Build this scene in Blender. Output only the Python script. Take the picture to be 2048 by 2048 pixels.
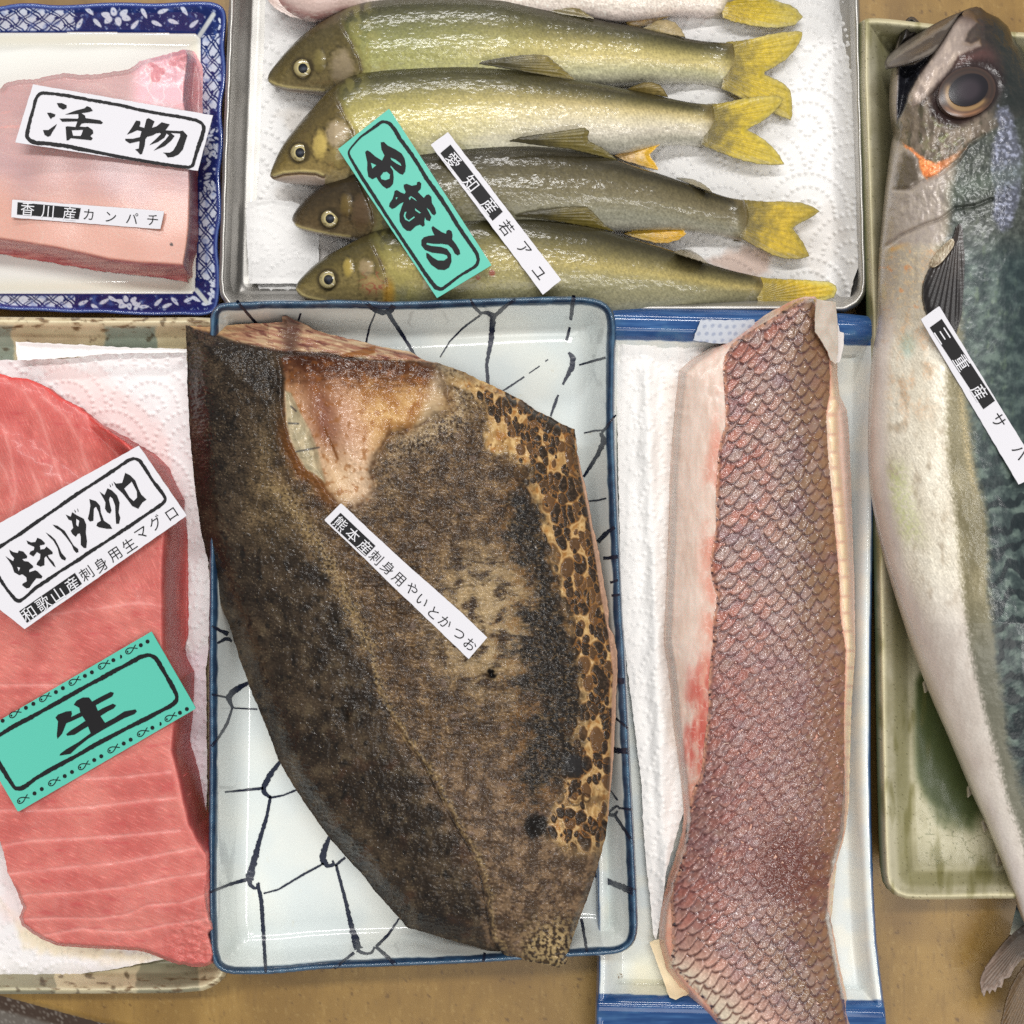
import bpy, math, random
import numpy as np
from mathutils import Vector
from mathutils.geometry import tessellate_polygon

for o in list(bpy.data.objects):
    bpy.data.objects.remove(o, do_unlink=True)
SC = bpy.context.scene
COL = SC.collection

# ------------------------------------------------------------------ camera
PX = 0.0002            # one photograph pixel at counter level, in metres
H = 0.44               # lens height over the counter
cam = bpy.data.cameras.new('camera')
cam_o = bpy.data.objects.new('camera', cam)
COL.objects.link(cam_o)
cam_o.location = (0, 0, H)
cam.sensor_width = 36.0
cam.lens = 18.0 / (1024 * PX / H)
cam.clip_start = 0.01
cam.clip_end = 20.0
SC.camera = cam_o

# ------------------------------------------------------------------ world, lamps, exposure
world = bpy.data.worlds.new('World')
SC.world = world
world.use_nodes = True
bg = world.node_tree.nodes['Background']
bg.inputs['Color'].default_value = (0.95, 0.98, 1.0, 1)
bg.inputs['Strength'].default_value = 0.23

def lamp(name, loc, target, sx, sy, power, color):
    l = bpy.data.lights.new(name, 'AREA')
    l.shape = 'RECTANGLE'; l.size = sx; l.size_y = sy
    l.energy = power; l.color = color
    o = bpy.data.objects.new(name, l)
    o.location = loc
    d = Vector(target) - Vector(loc)
    o.rotation_euler = d.to_track_quat('-Z', 'Y').to_euler()
    COL.objects.link(o)
    return o

lamp('overhead_tube_lamp', (-0.05, 0.62, 1.45), (0, 0, 0), 1.3, 0.09, 15.0, (1.0, 0.99, 0.97))
lamp('side_tube_lamp', (-0.25, 1.75, 1.05), (0, 0, 0), 1.6, 0.12, 17.5, (1.0, 0.98, 0.96))
lamp('right_tube_lamp', (0.62, -0.50, 1.35), (0.05, -0.1, 0), 0.08, 2.2, 11.0, (1.0, 0.98, 0.95))
lamp('rear_fill_lamp', (0.05, -1.15, 1.5), (0, 0, 0), 1.2, 0.7, 7.0, (1.0, 0.97, 0.92))

SC.view_settings.view_transform = 'Standard'
SC.view_settings.look = 'None'
SC.view_settings.exposure = 0.0
SC.view_settings.gamma = 1.0
SC.view_settings.use_curve_mapping = False
SC.render.engine = 'CYCLES'
SC.cycles.use_denoising = False
SC.cycles.max_bounces = 6
SC.cycles.sample_clamp_indirect = 2.0
SC.cycles.use_adaptive_sampling = False
SC.cycles.caustics_reflective = False
SC.cycles.caustics_refractive = False

# ------------------------------------------------------------------ geometry helpers
ZOOM = {'A': (0, 0, .36232), 'B': (450, 0, .36232), 'C': (1050, 0, .36232), 'D': (1548, 0, .36232),
        'E': (0, 600, .36232), 'F': (0, 1300, .38716), 'G': (350, 580, .46584), 'H': (350, 1248, .49172),
        'I': (1150, 560, .38302), 'J': (1150, 1300, .38716), 'K': (1648, 600, .36232), 'L': (1648, 1300, .38716),
        'a': (20, 160, .21739), 'b': (670, 210, .20189), 'c': (0, 880, .20186), 'd': (0, 1250, .20704),
        'e': (850, 250, .17599), 'f': (640, 1000, .17598), 'g': (1740, 0, .20699), 'h': (0, 0, .2381),
        'N': (0, 0, 1.0)}

def Z(k, *pts):
    ox, oy, s = ZOOM[k]
    if len(pts) == 1 and isinstance(pts[0], list):
        pts = pts[0]
    return [(ox + x * s, oy + y * s) for x, y in pts]

def P(u, v, zmm):
    k = (H - zmm * .001) / H
    return (u - 1024) * PX * k, (1024 - v) * PX * k, zmm * .001

def lin(c):
    c = np.asarray(c, dtype=np.float64) / 255.0
    return np.where(c <= .04045, c / 12.92, ((c + .055) / 1.055) ** 2.4)

def sm(a, b, x):
    t = np.clip((x - a) / (b - a), 0, 1)
    return t * t * (3 - 2 * t)

def mix(a, b, t):
    t = np.asarray(t)
    if t.ndim == 1:
        t = t[:, None]
    return np.asarray(a) * (1 - t) + np.asarray(b) * t

def full(U, c):
    return np.tile(np.asarray(c, dtype=np.float64), (len(U), 1))

def _hash(ix, iy, seed):
    h = (ix.astype(np.int64) * 374761393 + iy.astype(np.int64) * 668265263 + seed * 974634777) & 0xffffffff
    h = ((h ^ (h >> 13)) * 1274126177) & 0xffffffff
    h = ((h ^ (h >> 16)) * 2246822519) & 0xffffffff
    return (h ^ (h >> 15)) & 0xffffffff

def perlin(x, y, seed=0):
    xi = np.floor(x); yi = np.floor(y)
    fx = x - xi; fy = y - yi
    def g(i, j):
        a = _hash(xi + i, yi + j, seed) * (2 * math.pi / 4294967296.0)
        return np.cos(a) * (fx - i) + np.sin(a) * (fy - j)
    u = fx * fx * fx * (fx * (fx * 6 - 15) + 10); w = fy * fy * fy * (fy * (fy * 6 - 15) + 10)
    return ((g(0, 0) * (1 - u) + g(1, 0) * u) * (1 - w) + (g(0, 1) * (1 - u) + g(1, 1) * u) * w) * 1.5

def fbm(x, y, o=4, seed=0, gain=.5):
    s = 0; a = 1; n = 0
    for k in range(o):
        s = s + a * perlin(x * 2 ** k + 17.3 * k, y * 2 ** k - 9.1 * k, seed + k)
        n += a; a *= gain
    return s / n

def voro(x, y, seed=0, jit=1.0, stag=0.0):
    """F1, F2, id in 0..1 and the vector to the nearest point"""
    yi = np.floor(y)
    F1 = np.full(x.shape, 9e9); F2 = np.full(x.shape, 9e9); ID = np.zeros(x.shape)
    VX = np.zeros(x.shape); VY = np.zeros(x.shape)
    for dj in (-1, 0, 1):
        cy = yi + dj
        off = stag * (np.mod(cy, 2))
        xi = np.floor(x - off)
        for di in (-1, 0, 1):
            cx = xi + di
            h1 = _hash(cx, cy, seed) / 4294967296.0
            h2 = _hash(cx, cy, seed + 77) / 4294967296.0
            px = cx + off + .5 + (h1 - .5) * jit; py = cy + .5 + (h2 - .5) * jit
            d = np.hypot(px - x, py - y)
            near = d < F1
            F2 = np.where(near, F1, np.minimum(F2, d))
            F1 = np.where(near, d, F1)
            ID = np.where(near, _hash(cx, cy, seed + 5) / 4294967296.0, ID)
            VX = np.where(near, x - px, VX); VY = np.where(near, y - py, VY)
    return F1, F2, ID, VX, VY

def seg_dist(U, V, pts, closed=False):
    """distance to a polyline, nearest point, and run along it 0..1"""
    p = np.asarray(pts, dtype=np.float64)
    if closed:
        p = np.vstack([p, p[:1]])
    ln = np.hypot(*(p[1:] - p[:-1]).T); tot = max(ln.sum(), 1e-9); acc = 0
    best = np.full(U.shape, 9e9); nx = np.zeros(U.shape); ny = np.zeros(U.shape); run = np.zeros(U.shape)
    for (ax, ay), (bx, by), l in zip(p[:-1], p[1:], ln):
        dx, dy = bx - ax, by - ay
        t = np.clip(((U - ax) * dx + (V - ay) * dy) / max(l * l, 1e-12), 0, 1)
        qx, qy = ax + t * dx, ay + t * dy
        d = (U - qx) ** 2 + (V - qy) ** 2
        m = d < best
        best = np.where(m, d, best); nx = np.where(m, qx, nx); ny = np.where(m, qy, ny)
        run = np.where(m, (acc + t * l) / tot, run); acc += l
    return np.sqrt(best), nx, ny, run

def inside(U, V, pts):
    p = np.asarray(pts, dtype=np.float64); q = np.roll(p, -1, 0)
    c = np.zeros(U.shape, bool)
    for (ax, ay), (bx, by) in zip(p, q):
        if ay == by:
            continue
        c ^= ((ay > V) != (by > V)) & (U < (bx - ax) * (V - ay) / (by - ay) + ax)
    return c

def grid_dist(us, vs, poly, k=6, near=1.5):
    """distance to an outline over a whole grid: exact close to the line, interpolated from a coarse grid elsewhere"""
    st = us[1] - us[0]; nx, ny = len(us), len(vs)
    cu = us[0] + st * k * np.arange(nx // k + 2); cv = vs[0] + st * k * np.arange(ny // k + 2)
    CU, CV = np.meshgrid(cu, cv)
    cd = seg_dist(CU.ravel(), CV.ravel(), poly, True)[0].reshape(CU.shape)
    ci = inside(CU.ravel(), CV.ravel(), poly).reshape(CU.shape)
    fx = np.arange(nx) / k; fy = np.arange(ny) / k
    ix = fx.astype(int); iy = fy.astype(int); wx = (fx - ix)[None, :]; wy = (fy - iy)[:, None]
    def at(a, j, i):
        return a[np.ix_(iy + j, ix + i)]
    d = (at(cd, 0, 0) * (1 - wx) + at(cd, 0, 1) * wx) * (1 - wy) + (at(cd, 1, 0) * (1 - wx) + at(cd, 1, 1) * wx) * wy
    ins = at(ci, 0, 0)
    d = d.ravel().copy(); ins = ins.ravel().copy()
    U, V = np.meshgrid(us, vs); U = U.ravel(); V = V.ravel()
    m = d < st * k * near + 6
    qx = U.copy(); qy = V.copy()
    if m.any():
        dd, a, b, _ = seg_dist(U[m], V[m], poly, True)
        d[m] = dd; qx[m] = a; qy[m] = b; ins[m] = inside(U[m], V[m], poly)
    return d, qx, qy, ins

def dist_map(poly, st=3.0):
    """a reusable distance lookup for one outline"""
    p = np.asarray(poly); us = np.arange(p[:, 0].min() - 20, p[:, 0].max() + 20 + st, st); vs = np.arange(p[:, 1].min() - 20, p[:, 1].max() + 20 + st, st)
    d = grid_dist(us, vs, poly)[0].reshape(len(vs), len(us))
    def f(u, v):
        x = np.clip((u - us[0]) / st, 0, len(us) - 1.001); y = np.clip((v - vs[0]) / st, 0, len(vs) - 1.001)
        i = x.astype(int); j = y.astype(int); a = x - i; b = y - j
        return (d[j, i] * (1 - a) + d[j, i + 1] * a) * (1 - b) + (d[j + 1, i] * (1 - a) + d[j + 1, i + 1] * a) * b
    return f

def ridge(x, y, o=3, seed=0):
    """thin bright strands"""
    s = 0; a = 1.0; n = 0
    for k in range(o):
        s = s + a * (1 - np.abs(perlin(x * 2 ** k + 5.1 * k, y * 2 ** k + 3.3 * k, seed + k)) * 2); n += a; a *= .55
    return s / n

def sd(U, V, pts):
    """signed distance, positive inside"""
    p = np.asarray(pts)
    d = seg_dist(U, V, pts, True)[0]
    return np.where(inside(U, V, pts), d, -d)

def lerpx(x, pts):
    p = sorted(pts)
    return np.interp(x, [a for a, b in p], [b for a, b in p])

def smooth_poly(pts, n=2, closed=True):
    p = np.asarray(pts, dtype=np.float64)
    for _ in range(n):
        if closed:
            q = np.roll(p, -1, 0)
            p = np.stack([.75 * p + .25 * q, .25 * p + .75 * q], 1).reshape(-1, 2)
        else:
            q = p[1:]; r = p[:-1]
            m = np.stack([.75 * r + .25 * q, .25 * r + .75 * q], 1).reshape(-1, 2)
            p = np.vstack([p[:1], m, p[-1:]])
    return [tuple(a) for a in p]

def rag(pts, amp, wl, seed=1, closed=True):
    """roughen an outline: resample it and push it along its normal"""
    p = np.asarray(pts, dtype=np.float64)
    if closed:
        p = np.vstack([p, p[:1]])
    out = []; acc = 0
    for a, b in zip(p[:-1], p[1:]):
        l = np.hypot(*(b - a)); n = max(1, int(l / (wl * .3)))
        nrm = np.array([-(b - a)[1], (b - a)[0]]) / max(l, 1e-9)
        for k in range(n):
            s = acc + l * k / n
            w = float(fbm(np.array([s / wl]), np.array([seed * 3.7]), 3, seed)[0])
            out.append(tuple(a + (b - a) * k / n + nrm * w * amp * 2))
        acc += l
    return out

# ------------------------------------------------------------------ objects
REG = {}

def link_mesh(name, co, faces_flat, nper, cols, mat, parent, smooth=True):
    me = bpy.data.meshes.new(name)
    co = np.asarray(co, dtype=np.float64)
    c = (co.min(0) + co.max(0)) / 2; c[2] = co[:, 2].min()
    me.vertices.add(len(co)); me.vertices.foreach_set('co', (co - c).astype(np.float32).ravel())
    me.loops.add(len(faces_flat)); me.loops.foreach_set('vertex_index', np.asarray(faces_flat, dtype=np.int32))
    nper = np.asarray(nper, dtype=np.int32)
    me.polygons.add(len(nper))
    st = np.concatenate([[0], np.cumsum(nper)[:-1]]).astype(np.int32)
    me.polygons.foreach_set('loop_start', st)
    me.polygons.foreach_set('use_smooth', np.full(len(nper), smooth))
    if cols is not None:
        a = me.color_attributes.new('Col', 'FLOAT_COLOR', 'POINT')
        a.data.foreach_set('color', np.asarray(cols, dtype=np.float32).ravel())
    me.update(calc_edges=True); me.validate()
    me.materials.append(mat)
    o = bpy.data.objects.new(name, me)
    if parent is not None:
        o.parent = parent
        o.location = Vector(c) - WORLD[parent.name]
    else:
        o.location = c
    WORLD[o.name] = Vector(c)
    COL.objects.link(o)
    return o

WORLD = {}

def empty(name, u, v, z=0):
    o = bpy.data.objects.new(name, None)
    o.empty_display_size = .01
    o.location = P(u, v, z); WORLD[o.name] = Vector(o.location)
    COL.objects.link(o)
    return o

def tag(o, label, cat, group=None):
    o['label'] = label; o['category'] = cat
    if group:
        o['group'] = group
    return o

def field(name, poly, hf, cf, mat, step=2.0, parent=None, skirt=((0, 0),), weld=False, wall=None, reg=None, rough=None):
    """A relief over a traced outline: hf gives heights (mm), cf base colours; its rim is carried down by skirt rings (inset mm, height mm or ('d', mm below rim))."""
    p = np.asarray(poly, dtype=np.float64)
    u0, v0 = p.min(0) - step; u1, v1 = p.max(0) + step
    us = np.arange(u0, u1 + step, step); vs = np.arange(v0, v1 + step, step)
    U, V = np.meshgrid(us, vs); nx, ny = len(us), len(vs)
    Uf, Vf = U.ravel(), V.ravel()
    d, qx, qy, ins = grid_dist(us, vs, poly)
    g = ins.reshape(ny, nx)
    keep = g[:-1, :-1] | g[1:, :-1] | g[:-1, 1:] | g[1:, 1:]
    idx = np.arange(nx * ny).reshape(ny, nx)
    a = idx[:-1, :-1][keep]; b = idx[1:, :-1][keep]; c = idx[1:, 1:][keep]; e = idx[:-1, 1:][keep]
    quads = np.stack([a, b, c, e], 1)
    used = np.unique(quads)
    re = np.full(nx * ny, -1); re[used] = np.arange(len(used))
    quads = re[quads]
    uu, vv, dd, ii = Uf[used].copy(), Vf[used].copy(), d[used].copy(), ins[used]
    uu[~ii] = qx[used][~ii]; vv[~ii] = qy[used][~ii]; dd[~ii] = 0
    hh = np.asarray(hf(uu, vv, dd), dtype=np.float64) * np.ones(len(uu))
    col = np.asarray(cf(uu, vv, dd), dtype=np.float64)
    if col.ndim == 1:
        col = full(uu, col)
    rg = np.full(len(uu), 1.0) if rough is None else np.asarray(rough(uu, vv, dd)) * np.ones(len(uu))
    rgba = np.concatenate([lin(np.clip(col, 0, 255)), rg[:, None]], 1)
    x, y, z = P(uu, vv, hh)
    co = np.stack([x, y, z], 1)
    # border
    ed = np.concatenate([quads[:, [0, 1]], quads[:, [1, 2]], quads[:, [2, 3]], quads[:, [3, 0]]])
    key = np.sort(ed, 1); key = key[:, 0] * 10000000 + key[:, 1]
    _, first, cnt = np.unique(key, return_index=True, return_counts=True)
    be = ed[first[cnt == 1]]
    faces = [quads.ravel()]; nper = [np.full(len(quads), 4)]
    if skirt and len(be):
        bv = np.unique(be); m = np.full(len(uu), -1); m[bv] = np.arange(len(bv))
        nrm = np.zeros((len(bv), 2))
        dv = co[be[:, 1], :2] - co[be[:, 0], :2]
        nl = np.stack([-dv[:, 1], dv[:, 0]], 1)
        np.add.at(nrm, m[be[:, 0]], nl); np.add.at(nrm, m[be[:, 1]], nl)
        nrm /= np.maximum(np.hypot(nrm[:, 0], nrm[:, 1]), 1e-12)[:, None]
        base = co[bv].copy(); crgba = rgba[bv].copy()
        if wall is not None:
            crgba[:, :3] = lin(wall)
        n0 = len(co); prev = None
        rings = []
        if weld:
            prev = bv
        else:
            co = np.vstack([co, base]); rgba = np.vstack([rgba, crgba]); prev = n0 + np.arange(len(bv)); n0 = len(co)
        for t, zz in skirt:
            r = base.copy(); r[:, :2] += nrm * t * .001
            r[:, 2] = base[:, 2] - zz[1] * .001 if isinstance(zz, tuple) else np.minimum(zz * .001, base[:, 2] - 1e-5)
            co = np.vstack([co, r]); rgba = np.vstack([rgba, crgba]); cur = n0 + np.arange(len(bv)); n0 = len(co)
            q = np.stack([prev[m[be[:, 1]]], prev[m[be[:, 0]]], cur[m[be[:, 0]]], cur[m[be[:, 1]]]], 1)
            faces.append(q.ravel()); nper.append(np.full(len(q), 4)); prev = cur
    o = link_mesh(name, co, np.concatenate(faces), np.concatenate(nper), rgba, mat, parent)
    hg = np.full(nx * ny, np.nan); hg[used] = hh
    REG[reg or name] = (u0, v0, step, nx, ny, hg.reshape(ny, nx))
    return o

def sample(names, u, v):
    """greatest built height (mm) at a place among the named reliefs"""
    u = np.asarray(u, dtype=np.float64); v = np.asarray(v, dtype=np.float64)
    out = np.full(u.shape, np.nan)
    for n in names:
        u0, v0, st, nx, ny, hg = REG[n]
        i = np.round((u - u0) / st).astype(int); j = np.round((v - v0) / st).astype(int)
        ok = (i >= 0) & (j >= 0) & (i < nx) & (j < ny)
        h = np.full(u.shape, np.nan); h[ok] = hg[j[ok], i[ok]]
        out = np.fmax(out, h)
    return out

def rest_plane(poly, names, lift=.3, q=1.0, default=20.0):
    """the plane on which a flat piece lies over what is under it"""
    p = np.asarray(poly); us = np.linspace(p[:, 0].min(), p[:, 0].max(), 50); vs = np.linspace(p[:, 1].min(), p[:, 1].max(), 50)
    U, V = np.meshgrid(us, vs); U, V = U.ravel(), V.ravel(); m = inside(U, V, poly)
    U, V = U[m], V[m]; h = sample(names, U, V); ok = ~np.isnan(h)
    if ok.sum() < 4:
        return lambda u, v: np.full(np.shape(u), default)
    A = np.stack([U, V, np.ones_like(U)], 1)[ok]
    w, *_ = np.linalg.lstsq(A, h[ok], rcond=None)
    r = h[ok] - A @ w
    sh = np.quantile(r, q) + lift
    return lambda u, v: np.asarray(u) * w[0] + np.asarray(v) * w[1] + w[2] + sh

def flat_mesh(name, polys, zf, mat, parent, lift):
    """thin printed marks: each item is [outline, hole, ...] in photograph pixels, or ('tri', points, triangles)"""
    co = []; fl = []; n = 0
    for it in polys:
        if it[0] == 'tri':
            pts, tris = it[1], it[2]
        else:
            pts = [q for ring in it for q in ring]
            tris = tessellate_polygon([[Vector((x, y, 0)) for x, y in ring] for ring in it])
        for (x, y) in pts:
            co.append((x, y))
        for t in tris:
            ps = [pts[k] for k in t]
            ar = (ps[1][0] - ps[0][0]) * (ps[2][1] - ps[0][1]) - (ps[2][0] - ps[0][0]) * (ps[1][1] - ps[0][1])
            t = list(t) if ar < 0 else list(t)[::-1]
            fl += [n + k for k in t]
        n += len(pts)
    co = np.asarray(co, dtype=np.float64)
    zz = zf(co[:, 0], co[:, 1]) + lift
    x, y, z = P(co[:, 0], co[:, 1], zz)
    return link_mesh(name, np.stack([x, y, z], 1), fl, np.full(len(fl) // 3, 3), None, mat, parent, smooth=False)

def ribbon(pts, w, closed=False, seed=0, rough=0.0):
    """a brushed line as triangles; w one width or one per point (px)"""
    p = np.asarray(pts, dtype=np.float64)
    n = len(p)
    ww = np.full(n, float(w)) if np.isscalar(w) else np.asarray(w, dtype=np.float64)
    if closed:
        p = np.vstack([p, p[:1]]); ww = np.append(ww, ww[0])
    L = np.concatenate([[0], np.cumsum(np.hypot(*(p[1:] - p[:-1]).T))])
    m = max(4, int(L[-1] / 1.8))
    s = np.linspace(0, L[-1], m)
    x = np.interp(s, L, p[:, 0]); y = np.interp(s, L, p[:, 1]); wd = np.interp(s, L, ww)
    k = 5
    if m > 12:
        ker = np.ones(k) / k
        def blur(a):
            if closed:
                b = np.concatenate([a[-k - 1:-1], a, a[1:k + 1]])
                return np.convolve(b, ker, 'same')[k:-k]
            b = np.convolve(np.pad(a, k // 2, mode='edge'), ker, 'valid'); b[0] = a[0]; b[-1] = a[-1]
            return b
        x, y = blur(x), blur(y)
    tx, ty = np.gradient(x), np.gradient(y); tl = np.hypot(tx, ty) + 1e-9
    nx_, ny_ = -ty / tl, tx / tl
    r1 = wd / 2 * (1 + rough * fbm(s / 7, s * 0 + seed, 3, seed) * 2); r2 = wd / 2 * (1 + rough * fbm(s / 7, s * 0 + seed + 9.5, 3, seed + 3) * 2)
    pts2 = []; tri = []
    for i in range(m):
        pts2 += [(x[i] + nx_[i] * r1[i], y[i] + ny_[i] * r1[i]), (x[i] - nx_[i] * r2[i], y[i] - ny_[i] * r2[i])]
    for i in range(m - 1):
        tri += [(2 * i, 2 * i + 1, 2 * i + 3), (2 * i, 2 * i + 3, 2 * i + 2)]
    return ('tri', pts2, tri)

def disc(c, r, n=18):
    return [[(c[0] + r * math.cos(2 * math.pi * k / n), c[1] + r * math.sin(2 * math.pi * k / n)) for k in range(n)]]

_G = {}
def glyph(ch):
    if ch not in _G:
        c = bpy.data.curves.new('text', 'FONT'); c.body = ch; c.resolution_u = 5
        o = bpy.data.objects.new('text', c); COL.objects.link(o)
        dg = bpy.context.evaluated_depsgraph_get()
        ev = o.evaluated_get(dg); m = ev.to_mesh()
        _G[ch] = ([(v.co.x - .5, v.co.y - .38) for v in m.vertices],
                  [tuple(pl.vertices[i] for i in (0, k, k + 1)) for pl in m.polygons for k in range(1, len(pl.vertices) - 1)])
        ev.to_mesh_clear()
        bpy.data.objects.remove(o, do_unlink=True); bpy.data.curves.remove(c)
    return _G[ch]

def put_char(ch, c, em, dirv):
    l = math.hypot(*dirv); dx, dy = dirv[0] / l, dirv[1] / l
    ux, uy = dy, -dx
    pts, tri = glyph(ch)
    return ('tri', [(c[0] + (x * dx + y * ux) * em, c[1] + (x * dy + y * uy) * em) for x, y in pts], tri)

# ------------------------------------------------------------------ materials
def mat(name, rough=.4, spec=.5, coat=0.0, coat_rough=.1, sss=0.0, sss_col=(1, .4, .3), sss_scale=.004, metallic=0.0,
        bumps=(), color=None, rough_var=0.0, noise_col=None, transl=0.0):
    """Principled material: base colour from the relief's own colours (or one colour), fine grain and bumps from noise nodes."""
    m = bpy.data.materials.new(name); m.use_nodes = True
    nt = m.node_tree; N = nt.nodes; L = nt.links
    b = N['Principled BSDF']
    tc = N.new('ShaderNodeNewGeometry')
    if color is None:
        at = N.new('ShaderNodeAttribute'); at.attribute_name = 'Col'
        csock = at.outputs['Color']
        mul = N.new('ShaderNodeMath'); mul.operation = 'MULTIPLY'; mul.inputs[1].default_value = rough
        L.new(at.outputs['Alpha'], mul.inputs[0]); rsock = mul.outputs[0]
    else:
        rgb = N.new('ShaderNodeRGB'); rgb.outputs[0].default_value = (*lin(color), 1)
        csock = rgb.outputs[0]
        val = N.new('ShaderNodeValue'); val.outputs[0].default_value = rough; rsock = val.outputs[0]
    if noise_col:
        sc, amt = noise_col
        nz = N.new('ShaderNodeTexNoise'); nz.inputs['Scale'].default_value = sc; nz.inputs['Detail'].default_value = 4
        L.new(tc.outputs['Position'], nz.inputs['Vector'])
        mr = N.new('ShaderNodeMapRange'); mr.inputs['From Min'].default_value = .3; mr.inputs['From Max'].default_value = .7
        mr.inputs['To Min'].default_value = 1 - amt; mr.inputs['To Max'].default_value = 1 + amt
        L.new(nz.outputs['Fac'], mr.inputs['Value'])
        vm = N.new('ShaderNodeVectorMath'); vm.operation = 'SCALE'
        L.new(csock, vm.inputs[0]); L.new(mr.outputs[0], vm.inputs['Scale']); csock = vm.outputs[0]
    L.new(csock, b.inputs['Base Color'])
    if rough_var:
        nz = N.new('ShaderNodeTexNoise'); nz.inputs['Scale'].default_value = 300; nz.inputs['Detail'].default_value = 3
        L.new(tc.outputs['Position'], nz.inputs['Vector'])
        ma = N.new('ShaderNodeMath'); ma.operation = 'MULTIPLY_ADD'; ma.inputs[1].default_value = rough_var
        L.new(nz.outputs['Fac'], ma.inputs[0])
        sb = N.new('ShaderNodeMath'); sb.operation = 'SUBTRACT'; sb.inputs[1].default_value = rough_var * .5
        L.new(rsock, sb.inputs[0]); L.new(sb.outputs[0], ma.inputs[2]); rsock = ma.outputs[0]
    L.new(rsock, b.inputs['Roughness'])
    b.inputs['Specular IOR Level'].default_value = spec
    b.inputs['Metallic'].default_value = metallic
    b.inputs['Coat Weight'].default_value = coat; b.inputs['Coat Roughness'].default_value = coat_rough
    if sss:
        b.inputs['Subsurface Weight'].default_value = sss
        b.inputs['Subsurface Radius'].default_value = sss_col
        b.inputs['Subsurface Scale'].default_value = sss_scale
    prev = None
    for kind, sc, dist, st in bumps:
        if kind == 'voro':
            t = N.new('ShaderNodeTexVoronoi'); out = t.outputs['Distance']
        else:
            t = N.new('ShaderNodeTexNoise'); t.inputs['Detail'].default_value = 3; out = t.outputs['Fac']
        vec = tc.outputs['Position']
        if isinstance(sc, tuple):
            mp = N.new('ShaderNodeMapping'); mp.inputs['Scale'].default_value = sc
            L.new(vec, mp.inputs['Vector']); vec = mp.outputs[0]; t.inputs['Scale'].default_value = 1
        else:
            t.inputs['Scale'].default_value = sc
        L.new(vec, t.inputs['Vector'])
        bp = N.new('ShaderNodeBump'); bp.inputs['Distance'].default_value = dist * .001; bp.inputs['Strength'].default_value = st
        L.new(out, bp.inputs['Height'])
        if prev is not None:
            L.new(prev, bp.inputs['Normal'])
        prev = bp.outputs[0]
    if prev is not None:
        L.new(prev, b.inputs['Normal'])
        if coat:
            L.new(prev, b.inputs['Coat Normal'])
    return m
# ================================================================== the setting
M_counter = mat('counter_vinyl', rough=.42, bumps=[('noise', 900, .05, .3)], noise_col=(2500, .10))
def counter_col(u, v, d):
    n = fbm(u / 160, v / 420, 4, 3); f = fbm(u / 7, v / 16, 3, 8); g = fbm(u / 40, v / 60, 3, 21)
    c = mix((132, 100, 46), (156, 122, 62), sm(-.4, .5, n + .3 * g))
    c = mix(c, (108, 80, 38), sm(.28, .6, f) * .55)
    c = mix(c, (176, 150, 100), sm(.3, .6, fbm(u / 5, v / 9, 2, 31)) * .35)
    c = mix(c, (120, 90, 44), sm(.15, .5, fbm(u / 3.5, v / 70, 3, 71)) * .4)
    c = mix(c, (182, 152, 96), sm(.3, .6, fbm(u / 4, v / 40, 2, 72)) * .3)
    c = mix(c, (92, 66, 34), sm(.1, .55, fbm(u / 240, v / 200, 3, 73)) * .35)
    return mix(c, (84, 58, 26), sm(.42, .55, fbm(u / 12, v / 16, 3, 57)) * .7)
cp = [(-420, -330), (2480, -330), (2480, 2380), (800, 2150), (197, 2045), (0, 1991), (-420, 1875)]
o = field('counter_top', cp, lambda u, v, d: np.minimum(0, -2 + d * .25), counter_col, M_counter, step=4.0, skirt=((0, -38),), weld=True, wall=(96, 70, 40))
o['kind'] = 'structure'
M_floor = mat('floor_terrazzo', rough=.5, bumps=[('noise', 200, .4, .3)])
def floor_col(u, v, d):
    f1, f2, idd, _, _ = voro(u / 5, v / 5, 4)
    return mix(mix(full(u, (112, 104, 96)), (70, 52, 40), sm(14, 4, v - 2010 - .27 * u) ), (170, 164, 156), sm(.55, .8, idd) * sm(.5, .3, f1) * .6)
o = field('floor', [(-500, 1500), (700, 1500), (700, 2350), (-500, 2350)], lambda u, v, d: 0 * u - 330, floor_col, M_floor, step=4, skirt=None)
o['kind'] = 'structure'

M_glaze = mat('glazed_porcelain', rough=.1, coat=.15, coat_rough=.05, spec=.5, bumps=[('noise', 60, .25, .25)])
M_brushed = mat('painted_underglaze_lines', rough=.3, coat=.15, color=(22, 30, 50), bumps=[('noise', 900, .03, .3)])
M_crackle = mat('crackled_stoneware_glaze', rough=.38, spec=.35, coat=.08, coat_rough=.15, bumps=[('noise', 250, .12, .3)])

# ------------------------------------------------------------------ blue patterned dish
bd = Z('A', (-330, 40), (0, 38), (60, 22), (160, 14), (300, 30), (420, 26), (560, 14), (700, 12), (860, 20), (1000, 10), (1110, 6), (1190, 12), (1238, 44), (1252, 95), (1245, 180),
       (1236, 260), (1250, 360), (1246, 470), (1226, 560), (1222, 640), (1236, 760), (1226, 880), (1212, 960), (1222, 1080), (1226, 1200), (1206, 1290), (1202, 1380), (1214, 1480), (1216, 1600),
       (1204, 1690), (1180, 1728), (1120, 1746), (1000, 1738), (860, 1744), (700, 1738), (560, 1726), (400, 1730), (220, 1716), (80, 1716), (-60, 1700), (-330, 1700))
bd = smooth_poly(bd, 2)
INT = Z('A', (-330, 182), (0, 182), (560, 178), (1080, 186), (1106, 215), (1104, 600), (1090, 1000), (1084, 1400), (1076, 1600), (1060, 1622), (600, 1620), (0, 1622), (-330, 1622))
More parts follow.
